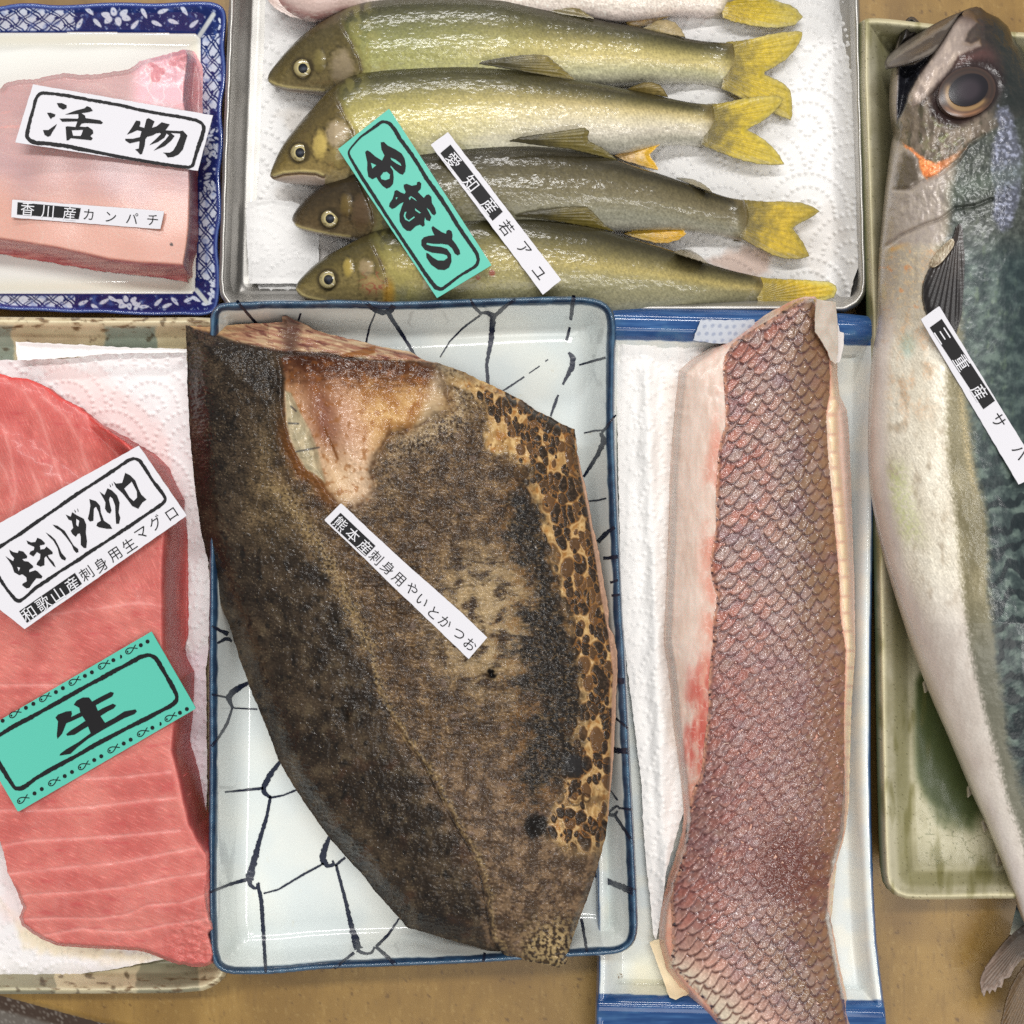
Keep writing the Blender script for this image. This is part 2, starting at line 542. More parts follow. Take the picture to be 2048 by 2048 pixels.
def bd_h(u, v, d):
    si = sd(u, v, INT)                      # positive inside the well
    t = np.clip(-si / np.maximum(-si + d, 1e-6), 0, 1)
    z = 6 + 8 * sm(-.1, 1.05, t) ** .85
    z = np.where(si > 0, 6 - .8 * sm(0, 25, si), z)
    return np.where(d < 5, z - .04 * (5 - d) ** 2, z)
def leaf(u, v, cx, cy, a, b, ang):
    c, s = math.cos(ang), math.sin(ang)
    x = (u - cx) * c + (v - cy) * s; y = -(u - cx) * s + (v - cy) * c
    return 1 - np.sqrt((x / a) ** 2 + (y / (b * np.clip(1 - .35 * x / a, .3, 1.5))) ** 2)
def bd_c(u, v, d):
    white = (226, 226, 219); blue = (16, 34, 94); pale = (150, 168, 205)
    si = sd(u, v, INT)
    c = full(u, white)
    c = mix(c, (226, 221, 196), sm(0, 10, si) * sm(40, 12, si) * .5)
    rim = si < 0
    wash = fbm(u / 22, v / 22, 3, 5)
    base = mix(full(u, blue), (62, 90, 152), sm(.05, .6, wash))
    # lattice stretches and flower stretches alternate along each side
    hor = ((v < 70) | (v > 585))
    across = np.where(hor, np.where(v < 320, v - 10, v - 585), (u - 398)); along = np.where(hor, u, v)
    along = along + 5 * fbm(u / 26, v / 26, 2, 61); across = across + 4 * fbm(u / 22, v / 22, 2, 62)
    latt = np.where(hor, (along < 148), ((along > 70) & (along < 222)) | ((along > 385) & (along < 560)))
    latt = latt | (hor & (v > 320) & (along < 150))
    p = 17.0
    q1 = np.mod(along * .8 + across * 1.05, p * 1.7); q2 = np.mod(along * .8 - across * 1.05, p * 1.7)
    l1 = np.minimum(np.abs(q1 - 6), np.abs(q1 - 13)); l2 = np.minimum(np.abs(q2 - 6), np.abs(q2 - 13))
    lines = np.minimum(l1, l2)
    cell = np.hypot(np.mod(q1 - 13 - 8, p * 1.7) - 11, np.mod(q2 - 13 - 8, p * 1.7) - 11)
    lc = mix(full(u, (206, 214, 228)), blue, sm(2.4, 1.2, lines))
    lc = mix(lc, blue, sm(5.0, 3.2, cell))
    lc = mix(lc, (110, 132, 184), sm(.0, .5, fbm(u / 14, v / 14, 3, 63)) * .5)
    # flowers: leaves and petals in white on the blue ground
    rng = random.Random(11); pet = np.full(u.shape, -1.0); vein = np.zeros(u.shape)
    spots = []
    for k in range(3):
        pass
    for cx, cy, r in ((232, 33, 17), (255, 605, 13), (424, 300, 12), (428, 372, 10), (30, 606, 9)):
        for a in range(6):
            an = a * math.pi / 3 + .3
            spots.append((cx + r * .8 * math.cos(an) * 1.6, cy + r * .62 * math.sin(an), r * .62, r * .42, an))
    for k in range(26):
        if k < 13:
            x = 160 + k * 19 + rng.uniform(-5, 5)
            if 205 < x < 258: continue
            spots.append((x, (22 if k % 2 else 46) + rng.uniform(-5, 5), 13, 4.6, rng.uniform(.3, 1.1) * (1 if k % 3 else -1)))
        else:
            k2 = k - 13
            spots.append((165 + k2 * 21 + rng.uniform(-5, 5), 606 + rng.uniform(-9, 9), 12, 4, rng.uniform(-.9, .9)))
    for k in range(30):
        y = 215 + k * 6.2 + rng.uniform(-3, 3)
        spots.append((424 + rng.uniform(-14, 12), y, 8, 3.0, rng.uniform(-1.6, 1.6)))
    for k in range(16):
        spots.append((424 + rng.uniform(-12, 12), 555 + rng.uniform(0, 45), 8, 3.0, rng.uniform(-1.6, 1.6)))
    for k in range(34):
        spots.append((436 + rng.uniform(-4, 4), 40 + k * 16 + rng.uniform(-4, 4), 6.5, 2.4, rng.uniform(-1.2, 1.2) + 1.5))
    for s_ in spots:
        m = (np.abs(u - s_[0]) < 30) & (np.abs(v - s_[1]) < 30)
        if m.any():
            pet[m] = np.maximum(pet[m], leaf(u[m], v[m], *s_))
    fc = mix(base, (208, 216, 230), sm(-.02, .25, pet))
    fc = mix(fc, (70, 86, 150), sm(.55, .8, pet) * sm(0, .4, fbm(u / 5, v / 5, 2, 9)) * .7)
    sw = fbm(u / 9, v / 9, 3, 14)
    fc = mix(fc, (190, 202, 224), sm(.30, .42, sw) * .65)
    rc = np.where(latt[:, None], lc, fc)
    rc = mix(rc, blue, sm(6, 2, -si) * .9)
    rc = mix(rc, (36, 46, 112), sm(12, 8, d) * .9)
    rc = mix(rc, (92, 116, 170), sm(8, 5, d) * .75)
    rc = mix(rc, (40, 50, 118), sm(2.5, 1, d))
    # white mitre lines in the corners
    for a, b in ((Z('A', (1100, 200), (1178, 80))), (Z('A', (1084, 1600), (1140, 1668)))):
        rc = mix(rc, (200, 206, 205), sm(6, 3, seg_dist(u, v, [a, b])[0]))
    return np.where(rim[:, None], rc, c)
blue_dish = field('square_dish', bd, bd_h, bd_c, M_glaze, step=1.6, skirt=((.4, ('d', 2)), (1.4, 4), (3, 0)), weld=True, wall=(40, 52, 110), reg='blue_dish')
tag(blue_dish, 'white square dish with a blue lattice and flower border, holding the pale pink fillet', 'dish')

# ------------------------------------------------------------------ steel tray
M_steel = mat('brushed_steel', rough=.42, metallic=.8, color=(182, 179, 174), bumps=[('noise', (250, 2600, 250), .05, .35)], noise_col=(60, .10))
tr = [(463, -120), (1716, -120), (1722, 100), (1734, 560), (1731, 588), (1718, 608), (1692, 622), (480, 620), (456, 612), (441, 590), (438, 560), (446, 300)]
def tr_h(u, v, d):
    z = np.interp(d, [0, 2.5, 5, 9, 12, 16, 30, 46, 60], [21.2, 23.4, 24, 23.8, 22.4, 18, 7, 4, 3.2])
    return z
tray = empty('steel_tray', 1080, 300, 0)
tr = smooth_poly(rag(tr, 0, 40), 2)
o = field('tray_body', tr, tr_h, lambda u, v, d: full(u, (150, 146, 140)), M_steel, step=2.5, parent=tray, skirt=((-.4, ('d', 1.5)), (.8, ('d', 3)), (5, 1), (6, 0)), weld=True, reg='tray')
tag(tray, 'shallow stainless steel tray lined with kitchen paper under the row of whole fish', 'tray')

# ------------------------------------------------------------------ beige stoneware dish under the tuna
td = smooth_poly([(-150, 632), (20, 634), (230, 636), (440, 634), (452, 645), (460, 900), (462, 1700), (458, 1935), (440, 1968), (395, 1986), (230, 1987), (0, 1988), (-150, 1990)], 1)
def td_h(u, v, d):
    return np.interp(d, [0, 3, 8, 16, 40, 60, 75], [20, 22.5, 24, 23, 16, 13, 12]) + .25 * fbm(u / 50, v / 30, 2, 4)
def td_c(u, v, d):
    n = fbm(u / 60, v / 40, 4, 12)
    c = mix((196, 182, 146), (214, 200, 164), sm(-.5, .5, n))
    blk = sm(.0, .12, np.sin(u / 46.0 + 2.2) - .35 + .25 * n) * sm(12, 24, d) * (v < 800)
    c = mix(c, (140, 152, 138), blk * .9)
    blk2 = sm(.0, .12, np.sin(u / 46.0 + .5) - .2 + .3 * n) * (v > 1800)
    c = mix(c, (112, 112, 92), blk2 * .6)
    c = mix(c, (222, 212, 180), sm(6, 8, d) * sm(13, 10, d) * .6)
    st = sm(.12, .45, fbm(u / 34, v / 9, 4, 41))
    c = mix(c, (84, 56, 30), st * sm(26, 6, np.abs(d - 13)) * .8)
    c = mix(c, (60, 46, 30), sm(.25, .5, fbm(u / 24, v / 18, 3, 77)) * .55)
    return c
o = field('stoneware_dish', td, td_h, td_c, M_crackle, step=2.2, skirt=((-.5, ('d', 3)), (3, 6), (7, 0)), weld=True, wall=(150, 132, 98), reg='tuna_dish')
tag(o, 'beige stoneware dish with grey green blocks and brown stains, under the tuna and its paper', 'dish')

# ------------------------------------------------------------------ long white plate with blue ends
lp = smooth_poly([(1212, 616), (1226, 608), (1400, 612), (1560, 618), (1735, 630), (1752, 640), (1756, 665), (1755, 700), (1748, 1000), (1742, 1300), (1741, 1600), (1750, 1850), (1765, 1980), (1773, 2040), (1780, 2200), (1185, 2200), (1192, 2040), (1196, 1950), (1196, 1880), (1190, 1600), (1195, 1000), (1205, 640)], 1)
def lp_band(u, v):
    top = 679 + (u - 1229) * (692 - 679) / 524.
    bot = 1987 + (u - 1204) * .0247
    return top - v, v - bot
def lp_h(u, v, d):
    t, b = lp_band(u, v)
    side = 16.5 + 9.5 * (1 - sm(10, 52, d)) - 2.5 * sm(5, 0, d) ** 2
    zt = 16.5 + 10.5 * sm(-40, 26, t) - 5.0 * sm(38, 75, t) ** 1.5; zb = 16.5 + 10.5 * sm(-40, 26, b) - 3 * sm(30, 75, b)
    z = np.maximum(side * sm(60, 10, t) + zt * sm(10, 60, t), 0)
    e = np.maximum(zt, zb)
    z = np.maximum(np.where((t > -20) | (b > -20), np.maximum(e, np.where(t > 20, 0, side)), side), 16.3)
    return np.where(d < 4, z - .08 * (4 - d) ** 2, z)
def lp_c(u, v, d):
    t, b = lp_band(u, v)
    w = fbm(u / 90, v / 7, 4, 6); w2 = fbm(u / 60, v / 50, 3, 9)
    c = mix((210, 216, 215), (220, 221, 213), sm(-.3, .4, w2))
    c = mix(c, (214, 206, 172), sm(90, 20, np.abs(u - 1310)) * sm(90, 20, np.abs(v - 1960)) * .6)
    bl = mix((36, 70, 120), (62, 100, 148), sm(-.3, .6, w))
    bl = mix(bl, (84, 120, 146), sm(.1, .6, w2) * .5)
    bl = mix(bl, (120, 140, 170), sm(3.2, 1.0, d) * .3)
    e = np.maximum(t, b) + 2.5 * fbm(u / 30, v / 30, 3, 3)
    c = mix(c, bl, sm(-1.5, 1.5, e))
    rim = sm(6.0, 3.4, d + 1.3 * fbm(u / 40, v / 40, 3, 8)) * (e < 0)
    c = mix(c, (58, 92, 140), rim * .95)
    spk = sm(7, 4, np.hypot(u - 1240, v - 1952)) * sm(.0, .25, fbm(u / 3, v / 3, 2, 2))
    return mix(c, (110, 74, 30), spk)
o = field('long_plate', lp, lp_h, lp_c, M_glaze, step=2.2, skirt=((-.3, ('d', 2)), (2, 8), (5, 0)), weld=True, wall=(70, 104, 150), reg='long_plate')
tag(o, 'long white plate with a blue band across each end, under the scaly red fillet', 'plate')

# ------------------------------------------------------------------ olive green stoneware dish under the mackerel
gd = smooth_poly([(1722, 42), (1740, 35), (1800, 40), (1950, 58), (2060, 66), (2330, 80), (2330, 1806), (2030, 1796), (1850, 1800), (1800, 1797), (1774, 1775), (1768, 1740), (1762, 1500), (1758, 1200), (1750, 900), (1738, 500)], 1)
def gd_h(u, v, d):
    return np.interp(d, [0, 3, 7, 13, 36, 56, 66], [26.5, 29, 30, 29, 20, 13.5, 12.5]) + .2 * fbm(u / 40, v / 60, 2, 4)
def gd_c(u, v, d):
    n = fbm(u / 70, v / 110, 4, 51); f = fbm(u / 8, v / 8, 3, 5)
    c = mix((168, 162, 132), (198, 192, 166), sm(-.45, .5, n + .25 * f))
    c = mix(c, (202, 192, 156), sm(13, 7, d) * .75)
    pool = sm(.0, .35, np.minimum((d - 70) / 200, .4) + .35 * n + .8 * sm(260, 60, np.hypot((u - 1900) * 1.6, v - 1470)) - .4)
    c = mix(c, (54, 66, 30), pool * sm(56, 80, d) * .92)
    band = sm(50, 58, d) * sm(74, 62, d)
    c = mix(c, (128, 124, 84), sm(22, 34, d) * sm(64, 46, d) * .5)
    c = mix(c, (96, 92, 44), sm(.12, .5, fbm(u / 30, v / 140, 3, 19)) * .5)
    ck = voro(u / 42 + .5 * fbm(u / 30, v / 30, 2, 3), v / 42, 9)
    c = mix(c, (58, 66, 28), sm(.03, .008, ck[1] - ck[0]) * sm(60, 80, d) * .4)
    return mix(c, (60, 56, 34), sm(.52, .6, fbm(u / 4, v / 4, 2, 90)) * .6)
o = field('stoneware_dish', gd, gd_h, gd_c, M_crackle, step=2.2, skirt=((-.5, ('d', 3)), (2, ('d', 12)), (8, 0)), weld=True, wall=(122, 130, 84), reg='green_dish')
tag(o, 'olive green stoneware dish with a crackled glaze and pale rim, under the big mackerel', 'dish')

# ------------------------------------------------------------------ blue rimmed plate with the net pattern
bp = Z('G', (150, 150), (152, 110), (166, 78), (198, 54), (300, 50), (420, 42), (600, 45), (700, 40), (820, 44), (900, 50), (1020, 46), (1200, 40), (1420, 32), (1600, 27), (1740, 26), (1820, 38), (1866, 66), (1888, 110), (1894, 180),
       (1888, 300), (1885, 600), (1898, 900), (1912, 1200), (1922, 1440)) + \
     Z('H', (1826, 40), (1838, 300), (1852, 600), (1868, 880), (1880, 1160), (1882, 1250), (1868, 1300), (1830, 1332), (1780, 1346), (1600, 1356), (1400, 1368), (1200, 1382), (900, 1394), (600, 1404), (420, 1424), (300, 1428), (220, 1426), (176, 1408), (150, 1372), (138, 1300),
       (134, 1000), (140, 600), (138, 200)) + Z('G', (148, 1300), (150, 1000), (138, 700), (142, 400))
bp = smooth_poly(bp, 1)
def bp_h(u, v, d):
    z = sum(np.interp(np.maximum(d + k, 0), [0, 2.5, 6, 11, 16, 24, 52, 72, 90], [39.5, 41.4, 42, 41.6, 40, 36, 24.5, 21, 20.2]) for k in (-8, -4, 0, 4, 8)) / 5 * sm(4, 12, d) + np.interp(d, [0, 2.5, 6, 11, 16, 24], [39.5, 41.4, 42, 41.6, 40, 36]) * sm(12, 4, d)
    return z + .35 * fbm(u / 60, v / 60, 2, 8) * sm(40, 10, d)
def bp_c(u, v, d):
    n = fbm(u / 140, v / 140, 3, 2)
    c = mix((210, 217, 216), (221, 224, 218), sm(-.4, .5, n))
    c = mix(c, (202, 190, 160), sm(.45, .75, fbm(u / 26, v / 26, 3, 17)) * .3)
    wd = 17 + 3 * fbm(u / 50, v / 50, 3, 9)
    bl = mix((26, 50, 76), (52, 84, 112), sm(-.3, .5, fbm(u / 30, v / 30, 3, 10)))
    bl = mix(bl, (26, 44, 66), sm(5, 1.5, np.abs(d - wd + 4)) * .5)
    c = mix(c, bl, sm(1.5, -1.5, d - wd))
    c = mix(c, (128, 152, 166), sm(4, 2, np.abs(d - 5)) * .35)
    return c
net_plate = empty('rectangular_plate', 830, 1270, 0)
field('plate_body', bp, bp_h, bp_c, M_glaze, step=2.0, parent=net_plate, skirt=((-.4, ('d', 2)), (.5, ('d', 5)), (3.2, 18.5), (16, 0)), weld=True, wall=(40, 66, 92), reg='net_plate')
tag(net_plate, 'off white rectangular plate with a blue rim and black net lines, under the seared fillet', 'plate')
GL = [([(265, 45), (310, 100), (350, 145)], 12), ([(540, 100), (530, 132)], 8), ([(822, 55), (850, 82), (885, 97), (925, 94), (938, 66)], [16, 20, 22, 24, 20]),
      ([(860, 100), (835, 160), (820, 225)], [6, 8, 8]), ([(905, 85), (955, 160), (1000, 230), (1028, 280)], [20, 18, 14, 12]),
      ([(1268, 38), (1288, 78), (1318, 106)], [10, 14, 12]), ([(1462, 38), (1410, 78), (1372, 112)], [10, 16, 16]), ([(1312, 100), (1340, 96), (1366, 112), (1362, 160), (1355, 230), (1338, 320), (1345, 412)], [10, 18, 26, 24, 20, 14, 16]),
      ([(1310, 110), (1240, 160), (1180, 220), (1138, 288)], [9, 8, 6, 5]), ([(1712, 22), (1705, 80), (1700, 130)], [16, 18, 14]), ([(1695, 160), (1688, 190), (1680, 216)], [10, 12, 10]),
      ([(1602, 298), (1590, 306)], 5), ([(1566, 326), (1520, 358)], 5), ([(1500, 372), (1450, 406), (1402, 436)], [6, 8, 6]), ([(1848, 290), (1790, 306), (1735, 322)], [10, 10, 7]),
      ([(1690, 268), (1708, 290), (1708, 322), (1688, 362), (1665, 406)], [10, 22, 26, 16, 10]), ([(1646, 450), (1630, 490), (1613, 542)], [9, 12, 8]),
      ([(1893, 536), (1850, 592), (1832, 612)], [8, 12, 10]), ([(1755, 614), (1800, 604), (1836, 602)], [5, 8, 6]), ([(1828, 612), (1842, 650), (1815, 706), (1755, 802)], [14, 26, 18, 12]),
      ([(1770, 906), (1810, 904), (1852, 894)], [5, 8, 7]), ([(1887, 1018), (1850, 1045), (1815, 1082)], [12, 20, 18]), ([(1838, 1152), (1902, 1146)], 14), ([(1868, 1256), (1902, 1245)], 10), ([(1874, 1312), (1910, 1308)], 9)]
HL = [([(150, 8), (180, 25), (216, 42)], [9, 12, 18]), ([(172, 78), (212, 58), (232, 70)], [8, 16, 10]), ([(300, 238), (245, 268), (215, 300), (236, 342)], [14, 26, 22, 10]), ([(150, 286), (215, 300)], 8), ([(240, 342), (335, 347)], 6),
      ([(234, 340), (215, 400), (180, 460), (148, 498)], [8, 12, 10, 12]), ([(432, 553), (385, 615), (362, 662), (360, 685), (388, 706)], [12, 22, 24, 18, 12]), ([(203, 684), (280, 676), (360, 668)], [7, 10, 12]), ([(388, 707), (440, 697), (497, 674)], [9, 7, 8]),
      ([(388, 700), (374, 780), (335, 910), (302, 1040)], [10, 14, 20, 34]), ([(300, 1030), (306, 1062), (330, 1078), (342, 1052)], [26, 18, 12, 10]), ([(142, 1092), (220, 1060), (292, 1040)], [8, 12, 14]), ([(336, 1055), (350, 1120), (355, 1190), (369, 1418)], [14, 16, 16, 12]),
      ([(360, 1096), (420, 1080), (520, 1020), (605, 974)], [6, 8, 9, 9]), ([(632, 856), (605, 925), (600, 960), (622, 986), (648, 978), (640, 962)], [10, 26, 28, 18, 12, 8]), ([(650, 985), (692, 950)], 10), ([(655, 980), (692, 1120), (720, 1240), (745, 1322)], [12, 14, 22, 36]),
      ([(740, 1326), (775, 1342), (802, 1336), (812, 1312)], [18, 10, 10, 8]), ([(912, 1198), (870, 1260), (818, 1312)], [7, 11, 12]), ([(728, 1336), (690, 1365), (648, 1402)], [12, 10, 12]), ([(815, 1312), (850, 1340), (898, 1388)], [10, 16, 16]),
      ([(1793, 383), (1842, 424)], 9), ([(1783, 512), (1846, 518)], 24), ([(1793, 230), (1828, 232)], 24), ([(1772, 678), (1800, 718)], [6, 8]), ([(1758, 772), (1782, 750), (1800, 738), (1808, 752)], [8, 10, 8, 8]), ([(1806, 748), (1860, 756)], 9),
      ([(1762, 775), (1786, 778), (1800, 760)], [12, 16, 8]), ([(1788, 778), (1864, 892)], 12), ([(1708, 1022), (1780, 1055), (1872, 1092)], [16, 22, 30]), ([(1653, 1198), (1676, 1332)], 12), ([(1260, 1336), (1254, 1374)], 12)]
ink = []
for k, (pts, w) in enumerate(GL):
    ww = np.array(w if not np.isscalar(w) else [w] * len(pts), dtype=float) * .46584
    ink.append(ribbon(Z('G', pts), ww, seed=k, rough=.28))
for k, (pts, w) in enumerate(HL):
    ww = np.array(w if not np.isscalar(w) else [w] * len(pts), dtype=float) * .49172
    ink.append(ribbon(Z('H', pts), ww, seed=k + 50, rough=.28))
def plate_z(u, v):
    d = seg_dist(u, v, bp, True)[0]
    return bp_h(u, v, d)
flat_mesh('net_lines', ink, plate_z, M_brushed, net_plate, .22)

# ------------------------------------------------------------------ kitchen paper
M_paper = mat('kitchen_paper', rough=.9, spec=.2, bumps=[('noise', 700, .12, .5)], sss=.0)
def emboss(u, v, seed, s=27.0, dot=13.0, cell=170.0):
    """dotted fans, row over row"""
    h = np.zeros(u.shape)
    row = np.floor(v / (cell * .5)); cx = (np.floor(u / cell - .5 * np.mod(row, 2)) + .5 + .5 * np.mod(row, 2)) * cell
    cy = (row + 1) * cell * .5
    r = np.hypot(u - cx, v - cy); a = np.arctan2(v - cy, u - cx)
    k = np.round(r / s); rr = k * s
    n = np.maximum(np.round(rr * 2 * math.pi / dot), 1)
    da = (a / (2 * math.pi) * n); da = (da - np.round(da)) / n * 2 * math.pi * rr
    q = np.hypot(r - rr, da)
    return np.exp(-(q / 4.0) ** 2) * (k > 0)
def towel(name, poly, hf, parent=None, label=None, tint=(228, 226, 224), seed=0, stains=(), step=2.0, drop=.5, emb=.45, regn=None, center=None, dots=None):
    poly = rag(poly, 1.2, 14, seed + 3)
    def h(u, v, d):
        e = emboss(u - (center[0] if center else 0), v - (center[1] if center else 0), seed)
        return hf(u, v, d) + emb * e + .3 * fbm(u / 50, v / 50, 3, seed + 1) + .1 * fbm(u / 9, v / 9, 2, seed + 2) * sm(0, 8, d)
    def c(u, v, d):
        k = mix(tint, np.minimum(np.array(tint) + 5, 255), sm(-.4, .4, fbm(u / 120, v / 120, 3, seed + 5)))
        if dots:
            w1 = voro(u / 15 + .3 * v / 15, v / 15, seed, .25, .5)[0]
            k = mix(k, dots, sm(.32, .2, w1) * .75)
        for poly_s, col_s, a in stains:
            if len(poly_s) > 2:
                w = sm(-14, 14, sd(u, v, poly_s) + 16 * fbm(u / 30, v / 30, 3, seed + 9))
            else:
                (cx, cy), r = poly_s
                w = sm(r, r * .3, np.hypot(u - cx, v - cy) + r * .4 * fbm(u / 30, v / 30, 3, seed + 9))
            k = mix(k, col_s, w * a)
        return k
    o = field(name, poly, h, c, M_paper, step=step, parent=parent, skirt=((0, ('d', drop)),), reg=regn or name)
    if label:
        tag(o, label, 'paper towel')
    return o

tw = [(531, -110), (531, 0), (529, 60), (524, 180), (520, 300), (512, 402), (512, 560), (530, 612), (1690, 614), (1697, 606), (1707, 560), (1724, 520), (1728, 470), (1722, 300), (1716, 100), (1714, -110)]
def tw_h(u, v, d):
    return 4.6 + 13.0 * sm(1660, 1724, u)
towel('paper_towel', tw, tw_h, label='sheet of white kitchen paper lining the steel tray beneath the row of fish', seed=2, emb=.85,
      stains=(([(1420, 520), (1500, 490), (1545, 500), (1540, 545), (1470, 560)], (206, 180, 166), .8), ([(1560, 480), (1660, 400), (1700, 470), (1640, 560)], (208, 202, 196), .5),
              ([(560, 230), (640, 210), (700, 260), (600, 290)], (205, 196, 186), .5), ([(570, 480), (660, 470), (690, 520), (590, 540)], (212, 204, 196), .6), ([(555, 380), (640, 370), (650, 410), (560, 420)], (214, 208, 202), .6)), regn='towel_tray')
tw2 = Z('A', (1362, 1122), (1420, 1105), (1500, 1100), (1600, 1110), (1720, 1150), (1760, 1300), (1760, 1480), (1700, 1566), (1560, 1566), (1376, 1566), (1366, 1400), (1358, 1240))
towel('paper_towel', tw2, lambda u, v, d: 6.2 + 0 * u + .8 * sm(12, 0, d), label='small torn strip of kitchen paper showing at the lower left corner of the steel tray', seed=13, regn='towel_corner', emb=.35)

tt = Z('E', (-200, 338), (0, 334), (86, 330), (300, 324), (420, 318), (560, 290), (740, 278), (1030, 276), (1036, 420), (1046, 600), (1056, 800), (1066, 960), (1090, 1120), (1120, 1280), (1148, 1440), (1158, 1600), (1150, 1932)) + \
     Z('F', (1064, 100), (1066, 300), (1070, 700), (1062, 950), (1066, 1300), (1030, 1540), (880, 1590), (760, 1615), (600, 1645), (300, 1692), (0, 1728), (-400, 1760))
def tt_h(u, v, d):
    return 17.5 + 3.2 * sm(330, 400, u) * sm(640, 760, v) - 1.5 * sm(1880, 1960, v) + 1.2 * sm(740, 700, v) + .9 * fbm(u / 45, v / 120, 3, 66) * sm(300, 400, u)
towel('paper_towel', tt, tt_h, label='white kitchen paper spread under the block of red tuna', seed=5, emb=.7, regn='towel_tuna', center=(132, 815), tint=(229, 226, 226),
      stains=(([(60, 720), (200, 740), (330, 860), (360, 1000), (300, 1000), (150, 800)], (226, 196, 192), .5), ([(340, 1300), (420, 1300), (410, 1700), (360, 1650)], (222, 204, 212), .7), ([(30, 1830), (110, 1875), (260, 1905), (330, 1915), (250, 1925), (60, 1900), (0, 1800)], (234, 216, 180), .7), ([(0, 1690), (60, 1800), (60, 1850), (0, 1850)], (226, 206, 204), .6)))
tf = Z('E', (86, 230), (220, 236), (440, 246), (700, 262), (1030, 270), (1031, 290), (800, 292), (600, 296), (440, 312), (260, 326), (96, 332))
towel('paper_towel', tf, lambda u, v, d: 21.5 + .8 * sm(10, 0, d), label='folded flap of white kitchen paper along the top edge of the beige dish', seed=8, regn='towel_flap', emb=.15)

lt = Z('I', (214, 303), (370, 306), (590, 314), (720, 312), (840, 320), (1000, 400), (1000, 1000), (900, 1932)) + Z('J', (640, 600), (540, 900), (470, 1150), (450, 1330), (420, 1500), (404, 1470), (390, 1300), (370, 1130), (352, 900), (345, 700), (320, 500), (300, 330), (270, 100)) + Z('I', (250, 1800), (238, 1500), (226, 1000), (218, 600))
def lt_h(u, v, d):
    fold = fbm((u + .12 * v) / 60, v / 210, 3, 8)
    return 20.5 + 2.6 * fold * sm(0, 20, d) + 3.0 * np.exp(-((u - 1290 - (v - 700) * .04) / 16) ** 2) * sm(690, 760, v)
towel('paper_towel', lt, lt_h, label='creased white kitchen paper on the long plate along the left side of the scaly fillet', seed=17, regn='towel_long', tint=(228, 225, 222), emb=.55,
      stains=(([(1330, 760), (1420, 760), (1400, 1500), (1340, 1500)], (218, 200, 186), .4),))
wt = Z('I', (658, 205), (760, 210), (940, 206), (940, 340), (720, 330), (615, 314))
towel('paper_towel', wt, lambda u, v, d: 28.4 + 0 * u, label='damp translucent corner of kitchen paper over the upper blue band of the long plate', seed=21, regn='towel_damp', tint=(178, 182, 190), emb=0, dots=(138, 146, 166),
      stains=())
wr = Z('I', (1340, 230), (1378, 238), (1380, 268), (1406, 276), (1402, 345), (1382, 430), (1340, 440))
towel('paper_towel', wr, lambda u, v, d: 28.2 + 0 * u, label='thin sliver of kitchen paper poking out right of the scaly fillet tip', seed=23, regn='towel_sliver', tint=(214, 208, 204), emb=0)
wb = Z('J', (386, 1512), (436, 1494), (470, 1560), (500, 1660), (560, 1740), (592, 1775), (520, 1806), (488, 1795), (450, 1690))
towel('paper_towel', wb, lambda u, v, d: 21.8 + .5 * sm(8, 0, d) + 6 * sm(1960, 2010, v), label='cream scrap of paper folded out under the lower left end of the scaly fillet', seed=27, regn='towel_scrap', tint=(222, 206, 172), emb=.0)
# ================================================================== sweetfish on the tray
M_skin = mat('wet_fish_skin', rough=.36, coat=.55, coat_rough=.12, spec=.25, rough_var=.12,
             bumps=[('noise', 900, .12, .38), ('voro', (640, 950, 500), .16, .36)], noise_col=(1700, .07))
M_eye = mat('wet_eye', rough=.14, coat=.4, coat_rough=.12)
M_fin = mat('wet_fin', rough=.34, coat=.25, coat_rough=.2, bumps=[('noise', 900, .08, .4)], noise_col=(1200, .10))

def stops(t, st):
    x = [s[0] for s in st]
    return np.stack([np.interp(t, x, [s[1][k] for s in st]) for k in range(3)], 1)

def fin(name, poly, foc, col_in, col_out, zf, parent, nray=40, edge=(60, 56, 30), reach=90., step=1.3, dark=.5, thick=.7, seed=0, tip=None, curl=0.):
    """a rayed fin fanning out from foc"""
    poly = rag(poly, .8, 6, seed + 31)
    def h(u, v, d):
        a = np.arctan2(v - foc[1], u - foc[0])
        return zf(u, v) + .07 * np.sin(a * nray * 4) * sm(0, 5, d) + .5 * sm(0, 12, d) + curl * sm(14, 0, d)
    def c(u, v, d):
        r = np.hypot(u - foc[0], v - foc[1]); a = np.arctan2(v - foc[1], u - foc[0]) + .012 * fbm(u / 25, v / 25, 2, seed)
        k = mix(full(u, col_in), col_out, sm(.3, .85, r / reach + .2 * fbm(u / 20, v / 20, 2, seed + 5)))
        if tip is not None:
            k = mix(k, tip, np.maximum(sm(16, 2, d) * sm(.5, .95, r / reach) * .8, sm(.75, 1.15, r / reach) * .5))
        ray = .5 + .5 * np.sin(a * nray * 2.6)
        k = mix(k, np.asarray(col_out) * .55, ray ** 4 * dark * (.35 + .65 * sm(reach * .75, reach * .3, r)) * sm(-.1, .5, fbm(u / 18, v / 18, 2, seed + 8) + .4))
        k = k * (1 + .16 * fbm(u / 8, v / 8, 3, seed + 71))[:, None]
        return mix(k, edge, sm(2.2, .4, d) * .28)
    return field(name, poly, h, c, M_fin, step=step, parent=parent, skirt=((0, ('d', thick)),), reg=name + str(seed))

